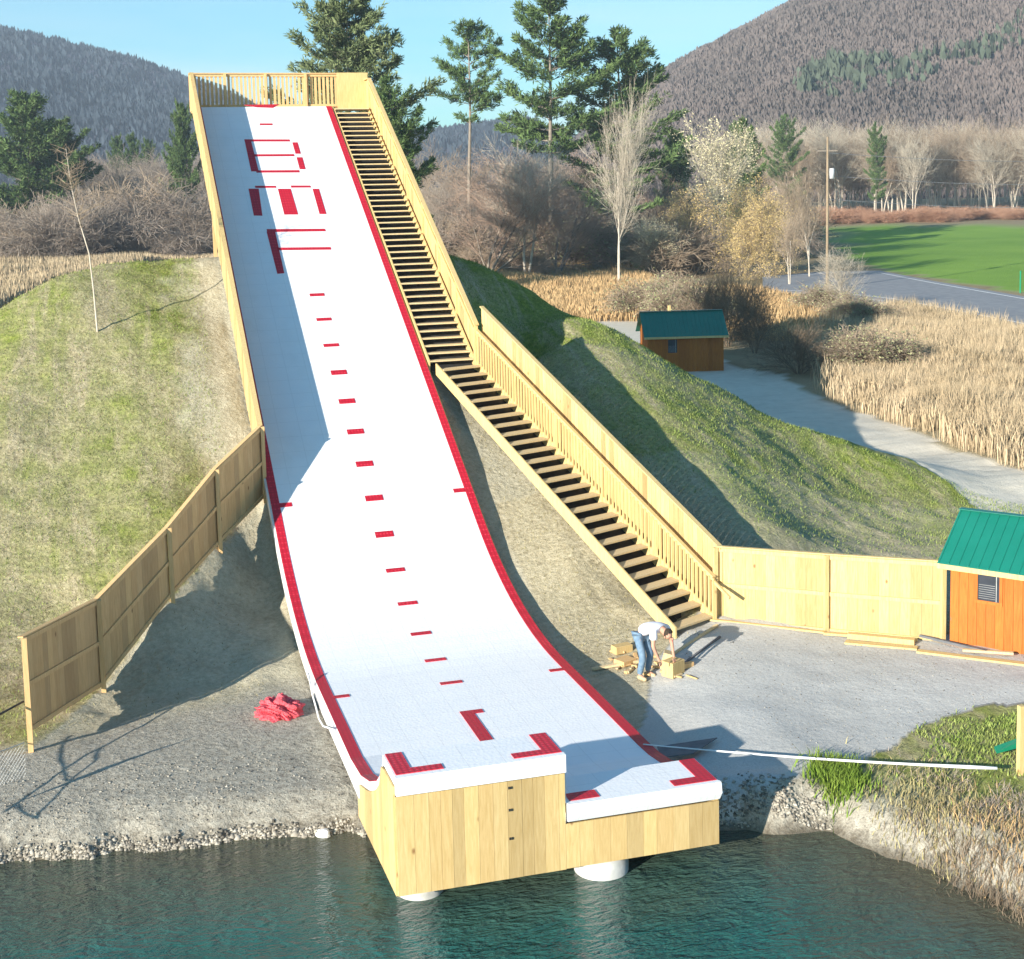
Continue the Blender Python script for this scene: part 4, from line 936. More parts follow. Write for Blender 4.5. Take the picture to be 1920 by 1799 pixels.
b2('bare_tree', 1158, 120, 134, B5_, 'tall white barked leafless tree with parallel stems', 1.1, .5)
b2('bare_tree', 1065, 285, 190, B4_, 'broad reddish leafless tree behind the forked pale tree', 2.2, 1.5)
b2('bare_tree', 905, 300, 195, B4_, 'broad reddish leafless tree below the slim lone pine', .2, 1.4)
b2('bare_tree', 830, 265, 200, B3_, 'thin leafless tree just right of the upper stair guard', .9, 1.2)
b2('bare_tree', 790, 240, 210, B3_, 'grey leafless tree behind the upper stair guard', 2.9, 1.3)
b2('golden_tree', 1385, 320, 150, G1_, 'golden leafed round tree behind the small far shed', 1.6, 1.2)
b2('golden_tree', 1300, 340, 158, G1_, 'paler golden tree left of the golden round tree', 3.0, .9)
b2('golden_tree', 1445, 345, 140, G1_, 'russet golden tree right of the golden round tree', 4.1, .8)
b2('cream_tree', 1345, 200, 165, G2_, 'tall cream tufted tree rising above the golden leaves', .4, .9)
b2('cream_tree', 1240, 400, 150, G2_, 'short cream tufted tree beside the white barked tree', 2.4, 1.3)
b2('bare_tree', 1480, 370, 130, B3_, 'thin leafless tree left of the utility pole', 1.5, .8)
b2('bare_tree', 1585, 455, 102, B2_, 'small pale leafless tree right of the utility pole', 2.8, 1.2)
b2('bare_tree', 1518, 285, 140, B3_, 'slender leafless tree close beside the utility pole', 3.8, .7)
b2('bare_tree', 1625, 245, 150, B3_, 'leafless tree crossing the wires right of the utility pole', 4.4, .7) if False else None
for i, (px_, yt) in enumerate([(862, 330), (940, 270), (1012, 300), (1100, 265), (1135, 330), (1215, 290), (1270, 330), (1460, 330), (1500, 350)]):
    b2('bare_tree', px_, yt, 175 + (i * 13) % 40, (B4_, B1_)[i % 2], 'fuzzy reddish leafless tree in the wood right of the stair top', i * 1.7, 1.15, 'tree', 'reddish leafless trees right of the stair top')
for i, (px_, yt, D) in enumerate(b2_late): b2('bare_tree', px_, yt, D, B1_, ('wide crowned bare tree directly below the slim lone pine', 'wide crowned bare tree between the forked tree and the white trunk')[i], 1.0 + i, 1.35)
S0 = []
# young tree on the left mound
P_ = np.array([-4.95, 22.6, 0]); q = onz(183, 622, 6.3)
Ds_ = np.arange(30, 60, .05); Ps_ = np.array([dep(183, 622, D_) for D_ in Ds_]); q = Ps_[np.argmax(Ps_[:, 2] < ground(Ps_[:, 0], Ps_[:, 1]))]
segs = []; r = np.random.default_rng(4); pts = [np.array([0, 0, -.1]), np.array([-.05, 0, 1.3]), np.array([-.12, 0, 2.4]), np.array([-.38, .1, 3.5]), np.array([-.55, .1, 4.6]), np.array([-.62, .1, 5.6])]
for i in range(5): segs.append((pts[i], pts[i + 1], .034 - .0055 * i, .034 - .0055 * (i + 1)))
thin = []
for i in range(46):
    f_ = r.uniform(2.6, 4.95); j = int(f_); b_ = pts[j] + (pts[j + 1] - pts[j]) * (f_ - j); a = r.random() * 6.28; ln = r.uniform(.35, .95) * (5.6 - f_) / 2.2
    e = b_ + np.array([math.cos(a) * ln, math.sin(a) * ln, ln * .45]); thin.append((b_, e, .008, .004))
    for _ in range(4): g_ = b_ + (e - b_) * r.uniform(.3, 1); thin.append((g_, g_ + r.normal(size=3) * .16 + np.array([0, 0, .12]), .004, .003))
yt_ = tree_proto('young_tree', segs, thin, M['barkW'], M['twig']); place('young_tree', yt_, tuple(q), 1.0, 0, 'thin staked young tree alone on the left grassy mound', 'tree')
# shrub belts
k = 0
sides = ['leafless grey brown shrub in the belt beyond the left mound', 'leafless brown shrub in the belt beyond the left mound']
for i in range(40):
    px_ = rnd.uniform(-70, 430); D = rnd.uniform(205, 260); yt = rnd.uniform(335, 420) - (30 if 190 < px_ < 330 else 0)
    pr2 = S1_ if i % 2 else S2_
    b2('bare_shrub', px_, yt, D, pr2, sides[0] if i % 2 else sides[1], rnd.random() * 6, 1.25 + rnd.random() * .6, 'shrub', 'leafless shrubs beyond the left mound' if i % 2 else 'brown shrubs beyond the left mound')
for i in range(34):
    px_ = rnd.uniform(770, 1480); D = rnd.uniform(150, 215); yt = rnd.uniform(385, 465)
    pr2 = (S1_, S2_, G3_)[i % 3]
    b2('bare_shrub', px_, yt, D, pr2, ('leafless grey shrub under the pines behind the mound', 'leafless brown shrub under the pines behind the mound', 'olive green shrub under the pines behind the mound')[i % 3], rnd.random() * 6, 1.2 + rnd.random() * .5, 'shrub', ('grey shrubs under the pines', 'brown shrubs under the pines', 'olive shrubs under the pines')[i % 3])
for i, (px_, yt, D) in enumerate([(1310, 485, 86), (1362, 478, 84), (1415, 500, 80), (1500, 590, 72)]):
    b2('dark_shrub', px_, yt, D, S3_, 'dark leafless shrub in the thicket beside the small far shed', i * 1.3, .75 if i < 3 else 1.4, 'shrub', 'dark thicket by the far shed')
for i, (px_, yt, D) in enumerate([(1230, 500, 105), (1265, 510, 100), (1600, 540, 95), (1640, 600, 72), (1560, 520, 104)]):
    b2('olive_shrub', px_, yt, D, G3_, 'olive tinted scrubby bush near the path and pole', i * 1.1, 1.4, 'shrub', 'olive scrub near the path')
# tree line beyond the field
for i in range(78):
    px_ = 1420 + i * 7.2 + rnd.uniform(-6, 6); D = rnd.uniform(315, 385); yt = rnd.uniform(205, 262)
    b2('bare_tree', px_, yt, D, (B3_, B2_, B3_)[i % 3], 'pale leafless tree in the line beyond the green field', rnd.random() * 6, .8 + rnd.random() * .5, 'tree', 'leafless tree line beyond the field')
b2('bare_tree', 1713, 235, 300, B2_, 'white trunked leafless tree standing forward of the tree line at the field edge', 1.0, .9)
for i in range(30):
    px_ = 1450 + i * 17 + rnd.uniform(-9, 9); D = rnd.uniform(278, 300)
    b2('red_shrub', px_, rnd.uniform(382, 400), D, S4_, 'low russet shrub along the far edge of the green field', rnd.random() * 6, 2.4, 'shrub', 'russet shrubs along the far field edge')
for i in range(26):
    px_ = 100 + i * 12.5; 
    b2('bare_tree', px_, rnd.uniform(270, 330), rnd.uniform(290, 350), B4_, 'far leafless tree rising above the left shrub belt', rnd.random() * 6, 1.2, 'tree', 'far leafless trees on the left')

# ------------------------------------------------------------------ blades (reeds, grass) as stuff
def blades(name, X, Y, H, wdt, mats, label, lean=.25, plume=False, seed=0, mi=None, cat='reeds'):
    r = np.random.default_rng(seed); n = len(X); Z = ground(X, Y) - .03; H = H * r.uniform(.6, 1.1, n); a = r.random(n) * 6.283
    l = H * lean * r.random(n); la = r.random(n) * 6.283; dx = np.cos(a) * wdt; dy = np.sin(a) * wdt; lx = np.cos(la) * l; ly = np.sin(la) * l
    base = np.stack([X, Y, Z], -1); mid = base + np.stack([lx * .35, ly * .35, H * .6], -1); top = base + np.stack([lx, ly, H], -1); w_ = np.stack([dx, dy, 0 * dx], -1)
    if plume: Q = np.stack([base - w_ * .35, base + w_ * .35, mid + w_ * .45, mid - w_ * .45, mid + (top - mid) * .35 - w_ * 1.5, mid + (top - mid) * .35 + w_ * 1.5, top], 1); tri = [(0, 1, 2, 3), (3, 2, 5, 4), (4, 5, 6, 6)]
    V = []; b0 = np.arange(n)[:, None]
    if plume:
        Q = np.stack([base - w_ * .35, base + w_ * .35, mid + w_ * 1.2, top, mid - w_ * 1.2, mid * .5 + top * .5], 1)
        Fq = np.concatenate([b0 * 6 + np.array([[0, 1, 2, 4]]), b0 * 6 + np.array([[4, 2, 3, 5]])]); V = Q.reshape(-1, 3)
        o = npmesh(name, V, Fq, 4, mats)
    else:
        Q = np.stack([base - w_, base + w_, mid + w_ * .6, top, mid - w_ * .6], 1); V = Q.reshape(-1, 3)
        Fq = np.concatenate([b0 * 5 + np.array([[0, 1, 2]]), b0 * 5 + np.array([[0, 2, 4]]), b0 * 5 + np.array([[4, 2, 3]])]); o = npmesh(name, V, Fq, 3, mats)
    tag(o, label, cat, kind='stuff'); return o
def scatter(poly, n, seed):
    r = np.random.default_rng(seed); P = np.array(poly); lo, hi = P.min(0), P.max(0); out = []
    X = r.uniform(lo[0], hi[0], n * 4); Y = r.uniform(lo[1], hi[1], n * 4); k = inpoly(X, Y, poly); return X[k][:n], Y[k][:n]
M['reed'] = simple('dry_reed', (.56, .44, .29), (.43, .33, .20), .4, 1, island=(.62, 1.25), spec=.05)
M['reedB'] = simple('brown_weed', (.46, .30, .15), (.56, .39, .20), .4, 1, island=(.55, 1.25), spec=.05)
M['grassb'] = simple('green_blades', (.12, .20, .025), (.21, .28, .05), 2, .8, island=(.6, 1.3), spec=.1)
M['grassd'] = simple('dry_blades', (.38, .32, .17), (.30, .26, .12), 2, .9, island=(.6, 1.3), spec=.05)
M['grassm'] = simple('olive_blades', (.16, .235, .045), (.30, .33, .11), 2, .9, island=(.5, 1.4), spec=.05)
RP = pxpoly([(2000, 898), (1850, 858), (1760, 826), (1650, 786), (1580, 730), (1560, 640), (1600, 600), (1700, 590), (1830, 610), (2000, 660)], 1.3)
X, Y = scatter(RP, 110000, 1); X = X + rng.normal(size=len(X)) * .9; Y = Y + rng.normal(size=len(X)) * .9; kk = vnoise(X, Y, 2.2, 91) + rng.random(len(X)) * .3 > .38; kk &= ~inpoly(X, Y, PATH); blades('reed_bed', X[kk], Y[kk], .5 + vnoise(X[kk], Y[kk], 3, 92) * .8 + vnoise(X[kk], Y[kk], .8, 97) * .6, .016, [M['reed']], 'tall pale dry reed bed between the gravel track and the road', .38, True, 1)
RP2 = pxpoly([(880, 540), (1000, 600), (1200, 600), (1330, 640), (1560, 640), (1600, 590), (1500, 560), (1250, 540), (1180, 505), (1000, 505), (880, 495)], 1.4)
X, Y = scatter(RP2, 60000, 2); blades('dry_scrub', X, Y, .5 + vnoise(X, Y, 6, 93) * 1.0, .04, [M['reedB']], 'rusty dry weeds covering the flat behind the mound', .4, True, 2, cat='weeds')
RP3 = pxpoly([(-60, 600), (-60, 478), (430, 474), (430, 500), (300, 500), (100, 540)], 1.4)
X, Y = scatter(RP3, 60000, 3); kk = np.hypot(X - 0, Y - 25) > 26; blades('reed_bed', X[kk], Y[kk], 1.0 + vnoise(X[kk], Y[kk], 8, 94) * 1.4, .06, [M['reed']], 'dry tan reeds on the flat beyond the left mound', .25, True, 3)
# mound grass
n = 90000; X = rng.uniform(-13, -.9, n); Y = rng.uniform(6.5, 30, n); g_ = vnoise(X, Y * .4, 2.0, 42) * .75 + vnoise(X, Y, .9, 43) * .35
kk = (rng.random(n) < g_ * .6) & ~((Y < 17) & (X > np.interp(Y, [f_[1] for f_ in FENCEL], [f_[0] for f_ in FENCEL]) - .2)) & ~((Y < 8.2) & (X > -14)); blades('mound_grass', X[kk], Y[kk], .07 + .05 * rng.random(kk.sum()), .010, [M['grassm']], 'short patchy green grass on the left mound', .7, False, 4, cat='grass')
n = 90000; X = rng.uniform(8.4, 24, n); Y = rng.uniform(9.5, 35, n); kk = ((X - 8) * 17.7 + (Y - 34) * 14.3 < 10) & (rng.random(n) < np.clip(vnoise(X, Y, 3.2, 41) + (X + Y - 30) * .1, 0, 1)) & (X > 8 + (Y < 22) * .9) & (X + Y > 22); blades('mound_grass', X[kk], Y[kk], .08 + .05 * rng.random(kk.sum()), .010, [M['grassm']], 'short green grass on the mound behind the stairs', .7, False, 5, cat='grass')
n = 40000; X = rng.uniform(-13, 10, n); Y = rng.uniform(5, 28, n); kk = ((X < -1) | ((X > 6.2) & (X < 9 - (Y - 9) * .18) & (Y > 8.6))) & ~((X < 0) & (Y < 9)) & ~((X < 0) & (Y < 15) & (rng.random(n) < .8)); blades('straw_litter', X[kk], Y[kk], .09 + 0 * X[kk], .012, [M['grassd']], 'straw coloured dead grass scattered over both sides of the ramp', 2.2, False, 6, cat='straw')
# bank grasses right
def around(cx_, cy_, rx, ry, n, seed): r = np.random.default_rng(seed); return cx_ + r.normal(size=n) * rx, cy_ + r.normal(size=n) * ry
X, Y = around(8.35, 1.05,   .22, .28, 1500, 1); blades('bank_grass', X, Y, .30 + 0 * X, .014, [M['grassb']], 'bright green grass tuft hanging over the bank beside the ramp shadow', .9, False, 7, cat='grass')
X, Y = around(9.3, -.6, .5, .8, 1300, 2); kk = shore_sd(X, Y) > -.15; blades('bank_grass', X[kk], Y[kk], .2 + 0 * X[kk], .011, [M['grassd']], 'yellow dry grass fringe along the right bank', .9, False, 8, cat='grass')
X, Y = around(9.9, -2.6, .45, 1.1, 900, 3); kk = shore_sd(X, Y) > -.35; blades('bank_grass', X[kk], Y[kk], .24 + 0 * X[kk], .010, [M['reedB']], 'brown dead grass trailing into the water at the right edge', 1.0, False, 9, cat='grass')
X, Y = around(12.4, 1.1, 1.6, .9, 6000, 4); kk = (shore_sd(X, Y) > .6) & (vnoise(X, Y, .8, 66) > .4) & ~inpoly(X, Y, PAD); blades('bank_grass', X[kk], Y[kk], .12 + 0 * X[kk], .014, [M['grassm']], 'short grass patch between the gravel yard and the right bank', .8, False, 10, cat='grass')

X, Y = around(10.4, -.9, .9, 1.0, 3000, 14); kk = (shore_sd(X, Y) > .05) & (shore_sd(X, Y) < 2.2) & (vnoise(X, Y, .5, 67) > .35); blades('bank_scrub', X[kk], Y[kk], .16 + 0 * X[kk], .009, [M['twigG']], 'tangled grey brown dead scrub on the face of the right bank', 2.0, False, 15, cat='scrub')
X, Y = around(9.3, -2.2, .4, 1.3, 2200, 16); kk = (shore_sd(X, Y) > -.5) & (shore_sd(X, Y) < .45); blades('bank_scrub', X[kk], Y[kk], .3 + 0 * X[kk], .008, [M['twigD']], 'dark dead stalks standing in the shallow water at the right', 1.3, False, 17, cat='scrub')
# ------------------------------------------------------------------ stones along the water
def stones(name, X, Y, S, mat_, label, seed, dz=0.0):
    r = np.random.default_rng(seed); ico = [(0, 0, 1)] + [(math.cos(a) * .9, math.sin(a) * .9, .35 * (-1) ** i) for i, a in enumerate(np.arange(6) * math.pi / 3)] + [(0, 0, -1)]
    ico = np.array(ico); fc = [(0, 1 + i, 1 + (i + 1) % 6) for i in range(6)] + [(7, 1 + (i + 1) % 6, 1 + i) for i in range(6)]
    n = len(X); Z = ground(X, Y); V = ico[None] * (1 + r.uniform(-.3, .3, (n, 8, 1))) * S[:, None, None] * r.uniform(.6, 1.2, (n, 1, 3)) * np.array([1, 1, .7])
    V = V + np.stack([X, Y, np.maximum(Z, -.16) + dz], -1)[:, None]; Fq = (np.arange(n)[:, None, None] * 8 + np.array(fc)[None]).reshape(-1, 3)
    o = npmesh(name, V.reshape(-1, 3), Fq, 3, [mat_]); tag(o, label, 'stones', kind='stuff'); return o
M['stone'] = simple('pebbles', (.30, .265, .215), (.46, .42, .35), 3, .9, island=(.3, 1.25), spec=.2)
r = np.random.default_rng(9); n = 2600; tt = r.random(n); xs_ = -9 + 9.2 * tt; y0_ = np.interp(xs_, SHORE[:, 0], SHORE[:, 1]); yg = y0_[:, None] + np.linspace(-.5, .9, 40)[None]; zg = ground(np.repeat(xs_[:, None], 40, 1), yg); ci = np.argmax(zg > -.1, axis=1); ysb = yg[np.arange(n), ci] + r.normal(size=n) * .06 + .02
stones('shore_stones', xs_, ysb, r.uniform(.018, .06, n) * (1 + (r.random(n) < .04) * .8), M['stone'], 'line of pale stones along the left waterline', 1)
n = 900; xs_ = r.uniform(5.6, 7.9, n); ysb = np.interp(xs_, SHORE[:9 + 3, 0], SHORE[:12, 1]) + np.abs(r.normal(size=n)) * .3; stones('shore_stones', xs_, ysb, r.uniform(.015, .055, n), M['stone'], 'shaded stones on the bank right of the takeoff', 2)
n = 900; xs_ = r.uniform(-7, 0, n); ysb = r.uniform(3.9, 6.2, n); stones('bank_pebbles', xs_, ysb, r.uniform(.01, .035, n), M['stone'], 'small stones scattered on the bare left bank', 3)
n = 1500; xs_ = r.uniform(8, 15, n); ysb = r.uniform(1, 8, n); kk = inpoly(xs_, ysb, PAD); stones('yard_gravel', xs_[kk], ysb[kk], r.uniform(.008, .022, kk.sum()), M['stone'], 'loose gravel lying on the yard by the stairs', 4)
w1 = onz(606, 1562, -.06); mbs = MB()
def rock(name, loc, s, label, mm, seed=1):
    r = np.random.default_rng(seed); bm = bmesh.new(); bmesh.ops.create_icosphere(bm, subdivisions=3, radius=1)
    for v_ in bm.verts:
        c_ = v_.co.copy(); f_ = 1 + .22 * math.sin(c_.x * 3 + seed) * math.cos(c_.y * 4) + .12 * math.sin(c_.z * 6 + c_.x * 5); v_.co = Vector((c_.x * s[0], c_.y * s[1], c_.z * s[2])) * f_
    me_ = bpy.data.meshes.new(name); bm.to_mesh(me_); bm.free(); me_.materials.append(mm); o = bpy.data.objects.new(name, me_); COL.objects.link(o); o.location = loc; tag(o, label, 'rock'); return o
rock('rock', (float(w1[0]), float(w1[1]), -.08), (.13, .10, .09), 'single white stone at the waterline left of the takeoff box', M['whitepl'], 3)

# ------------------------------------------------------------------ net heap, pipes, cable, small things
c0 = onz(523, 1325, .75)
for _ in range(8): c0 = onz(523, 1330, gz(c0[0], c0[1]) + .1)
bm = bmesh.new(); bmesh.ops.create_icosphere(bm, subdivisions=5, radius=1); rr_ = random.Random(3)
for v_ in bm.verts:
    c_ = v_.co; f_ = 1 + .16 * math.sin(c_.x * 9 + c_.y * 5) * math.sin(c_.y * 8 + 1) + .10 * math.sin(c_.z * 14 + c_.x * 11) + .07 * math.sin(c_.x * 27 + c_.y * 19 + c_.z * 23) + rr_.uniform(-.04, .04)
    v_.co = Vector((c_.x * .47, c_.y * .40, max(c_.z, -.3) * .30)) * f_
me_ = bpy.data.meshes.new('net_heap'); bm.to_mesh(me_); bm.free(); me_.materials.append(M['net']); o = bpy.data.objects.new('net_heap', me_); COL.objects.link(o); o.location = (float(c0[0]), float(c0[1]), gz(c0[0], c0[1]) + .03); tag(o, 'crumpled heap of red netting on the ground left of the ramp', 'netting')
# white pipe loop at the ramp's left edge
def path_at(pts, X): return [tuple(onx(a, b_, X)) for a, b_ in pts]
MB().tube(path_at([(578, 1262), (585, 1300), (592, 1325), (598, 1348), (606, 1362), (619, 1366)], -.14), .018, 8).build('white_pipe', M['whitepl'], None, True); tag(bpy.data.objects['white_pipe'], 'thin white pipe bent along the left edge of the ramp', 'pipe')
# white mooring pole
a_ = onz(1206, 1396, .80); c_ = onz(1870, 1441, .86); mb = MB(); pts = [a_ * (1 - f_) + c_ * f_ - np.array([0, 0, .05 * math.sin(f_ * math.pi)]) for f_ in np.linspace(0, 1, 14)]
o = mb.tube(pts, [.013] * 3 + [.018] * 3 + [.024] * 5 + [.03, .035, .03], 8).build('white_rope', M['whitepl'], None, True); tag(o, 'long white rope stretched from the ramp over the right bank', 'rope')
g1_ = onz(1285, 1408, .5); a_, b_, c_, d_ = [onz(*p_, .62) for p_ in ((1232, 1400), (1345, 1383), (1300, 1412), (1240, 1420))]
o = MB().hexa([tuple(p_ - np.array([0, 0, .02])) for p_ in (d_, c_, b_, a_)] + [tuple(p_) for p_ in (d_, c_, b_, a_)]).build('rubber_sheet', M['greymat']); tag(o, 'dark grey sheet sticking out beside the low takeoff pad', 'sheet')
q = onz(1913, 1440, .8); o = MB().box(q[0] - .05, q[0] + .05, q[1] - .05, q[1] + .05, .55, 1.95).build('wooden_post', M['pine']); tag(o, 'short pale wooden post at the right edge above the bank', 'post')
q = onz(1888, 1405, .85); o = MB().hexa([tuple(q + np.array(v_)) for v_ in ((-.3, -.12, 0), (.25, -.05, .02), (.3, .12, .02), (-.2, .1, 0), (-.3, -.12, .03), (.25, -.05, .14), (.3, .12, .12), (-.2, .1, .04))]).build('tarp_scrap', M['green']); tag(o, 'folded green tarp scrap beside the pale post', 'tarp')
q = onz(1293, 598, 1.6); o = MB().box(29.0, 29.1, 63, 63.1, 1, 3).build('x', M['pine']); bpy.data.objects.remove(o)
q = dep(1255, 590, 82); o = MB().box(q[0] - .07, q[0] + .07, q[1] - .07, q[1] + .07, 1.2, float(dep(1255, 573, 82)[2])).build('wooden_post', M['pine']); tag(o, 'pale post standing behind the roof of the small far shed', 'post')
q = dep(1913, 540, 119); mb = MB().tube([(q[0], q[1], gz(q[0], q[1])), (q[0], q[1], float(dep(1913, 508, 119)[2]))], .06, 8); o = mb.build('green_marker', M['green']); tag(o, 'thin green marker stake at the edge of the field', 'stake')
# hand rail left of the view whose shadow falls on the bank
hr = empty('steel_handrail', (0, 0, 0)); tag(hr, 'thin dark steel handrail at the pond edge left of the fence', 'handrail')
def sh_pt(px, py, tt): return onz(px, py, .42) + SUN * tt
MB().tube([sh_pt(0, 1522, 3.7), sh_pt(330, 1312, 3.7)], .022, 6).build('top_rail', M['black'], hr)
MB().tube([sh_pt(35, 1538, 3.0), sh_pt(185, 1425, 3.0)], .015, 6).build('lower_rail', M['black'], hr)
for a_, b2_ in (((22, 1508), (35, 1538)), ((112, 1380), (128, 1465)), ((188, 1402), (185, 1425))): MB().tube([sh_pt(*a_, 3.7), sh_pt(*b2_, 3.0)], .016, 6).build('post', M['black'], hr)
# chain link corner
cl = empty('chain_link_fence', (-5.75, 5.3, 1.2)); tag(cl, 'scrap of grey chain link mesh tied to the end post of the left fence', 'fence')
mb = MB(); A = np.array([-.02, -.05, 0]); Dv = np.array([-1.6, -.9, 0])
for i in range(26):
    f_ = i / 25; 
    for sgn in (1, -1):
        p0 = A + Dv * f_; g0 = max(0, min(1, f_ + sgn * .28)); p1_ = A + Dv * g0; z1 = .62 * abs(g0 - f_) / .28
        if abs(g0 - f_) > .02: mb.tube([p0 + (0, 0, -.35), p1_ + (0, 0, -.35 + z1)], .004, 3, False)
mb.build('mesh', M['post'], cl)
MB().tube([A + (0, 0, .3), A + Dv + (0, 0, .2)], .01, 5).build('tension_wire', M['post'], cl)

# utility pole with transformer and wires
D = 124; q = dep(1551, 560, D); g0 = gz(q[0], q[1]); tz = float(dep(1551, 258, D)[2])
up_ = empty('utility_pole', (q[0], q[1], g0)); tag(up_, 'tall wooden utility pole with a small pale transformer by the road', 'utility pole')
MB().tube([(0, 0, -.3), (0, 0, tz - g0)], [.14, .09], 10).build('pole', M['polew'], up_, True)
MB().bar((-.9, .1, tz - g0 - 1.2), (.9, -.1, tz - g0 - 1.2), .1, .12).build('crossarm', M['bark'], up_)
zt_ = float(dep(1551, 326, D)[2]) - g0; MB().tube([(.42, 0, zt_ - .45), (.42, 0, zt_ + .45)], .22, 14).build('transformer', M['transformer'], up_, True)
wr = empty('overhead_wires', (q[0], q[1], 0)); tag(wr, 'thin overhead wires running from the utility pole to the right', 'wires')
for ya, yb in ((287, 282), (330, 326), (374, 369)):
    a_ = dep(1551, ya, D); b_ = dep(2300, yb, D + 10); mb = MB().tube([a_ * (1 - f_) + b_ * f_ - np.array([0, 0, .9 * math.sin(f_ * math.pi)]) for f_ in np.linspace(0, 1, 12)], .018, 4); o = mb.build('wire', M['wire'], wr); o.location = (-q[0], -q[1], 0)
# utility wires to the left too
a_ = dep(1551, 287, D); b_ = dep(1000, 300, D + 30)

# ------------------------------------------------------------------ loose lumber by the stair foot and fence
wood = [M['pine'], M['tread'], M['pine_dk']]
def plank(px0, py0, px1, py1, h, wd, th, label, mm=M['pine'], grp=None, name='plank', dz=0):
    a = onz(px0, py0, h); b_ = onz(px1, py1, h); a = np.array([a[0], a[1], gz(a[0], a[1]) + th / 2 + dz]); b_ = np.array([b_[0], b_[1], gz(b_[0], b_[1]) + th / 2 + dz])
    c_ = (a + b_) / 2; o = MB().bar(a - c_, b_ - c_, wd, th).build(name, mm); o.location = tuple(c_); tag(o, label, 'plank' if name == 'plank' else 'wood', grp); return o
plank(1585, 1208, 1720, 1222, .8, .22, .04, 'wide pale plank flat on the gravel before the yellow fence')
plank(1330, 1166, 1545, 1188, .85, .10, .04, 'long narrow board along the base of the yellow fence, stair end', dz=.02)
plank(1545, 1190, 1720, 1204, .85, .14, .05, 'narrow board along the base of the yellow fence, shed end', dz=.02)
plank(1590, 1196, 1715, 1210, .85, .16, .12, 'squared beam lying behind the wide pale plank', M['pine'], dz=.01)
plank(1720, 1224, 1925, 1252, .85, .18, .04, 'long pale plank lying parallel to the near shed wall')
plank(1725, 1200, 1850, 1232, .85, .07, .05, 'greyish board leaning across the plank by the near shed', M['greymat'], dz=.06)
plank(1805, 1228, 1900, 1236, .85, .10, .05, 'short board behind the long plank at the near shed', M['tread'], dz=.05)
plank(1110, 1226, 1165, 1222, .8, .10, .05, 'pale board lying left of the bending worker', M['tread'], dz=.02)
plank(1232, 1228, 1345, 1180, .8, .07, .04, 'slim board pointing at the last stair tread', M['tread'], dz=.02)
plank(1275, 1236, 1350, 1196, .8, .05, .04, 'thin stick lying beside the slim board near the last tread', M['greymat'], dz=.01)
# off-cuts and blocks
def block(px, py, sx_, sy_, sz_, rot, label, mm, grp=None, dz=0, tilt=0):
    q_ = onz(px, py, .75)
    for _ in range(6): q_ = onz(px, py, gz(q_[0], q_[1]) + sz_ / 2)
    o = MB().box(-sx_ / 2, sx_ / 2, -sy_ / 2, sy_ / 2, -sz_ / 2, sz_ / 2).build('wood_block', mm); bm = bmesh.new(); bm.from_mesh(o.data); bmesh.ops.bevel(bm, geom=bm.edges[:], offset=.008, segments=1, affect='EDGES'); bm.to_mesh(o.data); bm.free()
    o.location = (q_[0], q_[1], gz(q_[0], q_[1]) + sz_ / 2 + dz); o.rotation_euler = (tilt, 0, rot); tag(o, label, 'wood', grp); return o
block(1262, 1252, .42, .32, .34, .5, 'large pale wooden block right of the bending worker', M['pine'])
block(1250, 1238, .26, .2, .38, 1.1, 'upright pale block end behind the large block', M['tread'], tilt=.25)
block(1288, 1248, .34, .10, .12, .3, 'short thick offcut right of the large block', M['pine_dk'])
block(1166, 1216, .45, .24, .18, .2, 'stacked pale lumber box left of the bending worker', M['pine'])
block(1172, 1240, .40, .34, .12, .4, 'flat golden block in front of the stacked lumber', M['pine_dk'])
for i in range(26):
    px_ = rnd.uniform(1140, 1300); py_ = 1236 + (px_ - 1140) * .14 + rnd.uniform(-16, 20); 
    block(px_, py_, rnd.uniform(.12, .4), rnd.uniform(.04, .1), rnd.uniform(.02, .06), rnd.uniform(0, 3.1), 'small wood offcut in the scrap heap around the worker', rnd.choice(wood), 'wood offcuts around the worker', dz=rnd.uniform(0, .05), tilt=rnd.uniform(-.2, .2))
q = onz(1742, 1198, .85); rock('dark_bag', (q[0], q[1], .92), (.16, .09, .06), 'small dark bag on the boards by the near shed', M['black'], 5)

# ------------------------------------------------------------------ person bending over the wood
def skinned(name, verts, edges, radii, mm, parent, sub=2):
    me_ = bpy.data.meshes.new(name); me_.from_pydata([tuple(v_) for v_ in verts], edges, []); me_.materials.append(mm)
    o_ = bpy.data.objects.new(name, me_); COL.objects.link(o_); o_.parent = parent
    bm = bmesh.new(); bm.from_mesh(me_); ly = bm.verts.layers.skin.verify()
    for i, v_ in enumerate(bm.verts): v_[ly].radius = (radii[i], radii[i]); v_[ly].use_root = (i == 0)
    bm.to_mesh(me_); bm.free()
    md = o_.modifiers.new('Skin', 'SKIN'); md.use_smooth_shade = True; md.branch_smoothing = .6
    s_ = o_.modifiers.new('Subdivision', 'SUBSURF'); s_.levels = sub; s_.render_levels = sub
    return o_
q = onz(1210, 1272, .72)
for _ in range(6): q = onz(1210, 1272, gz(q[0], q[1]))
pz = gz(q[0], q[1]); man = empty('person', (q[0], q[1], pz), R(-62)); man.scale = (1.1, 1.1, 1.1); tag(man, 'person in a white shirt and jeans bending over scrap wood below the stairs', 'person')
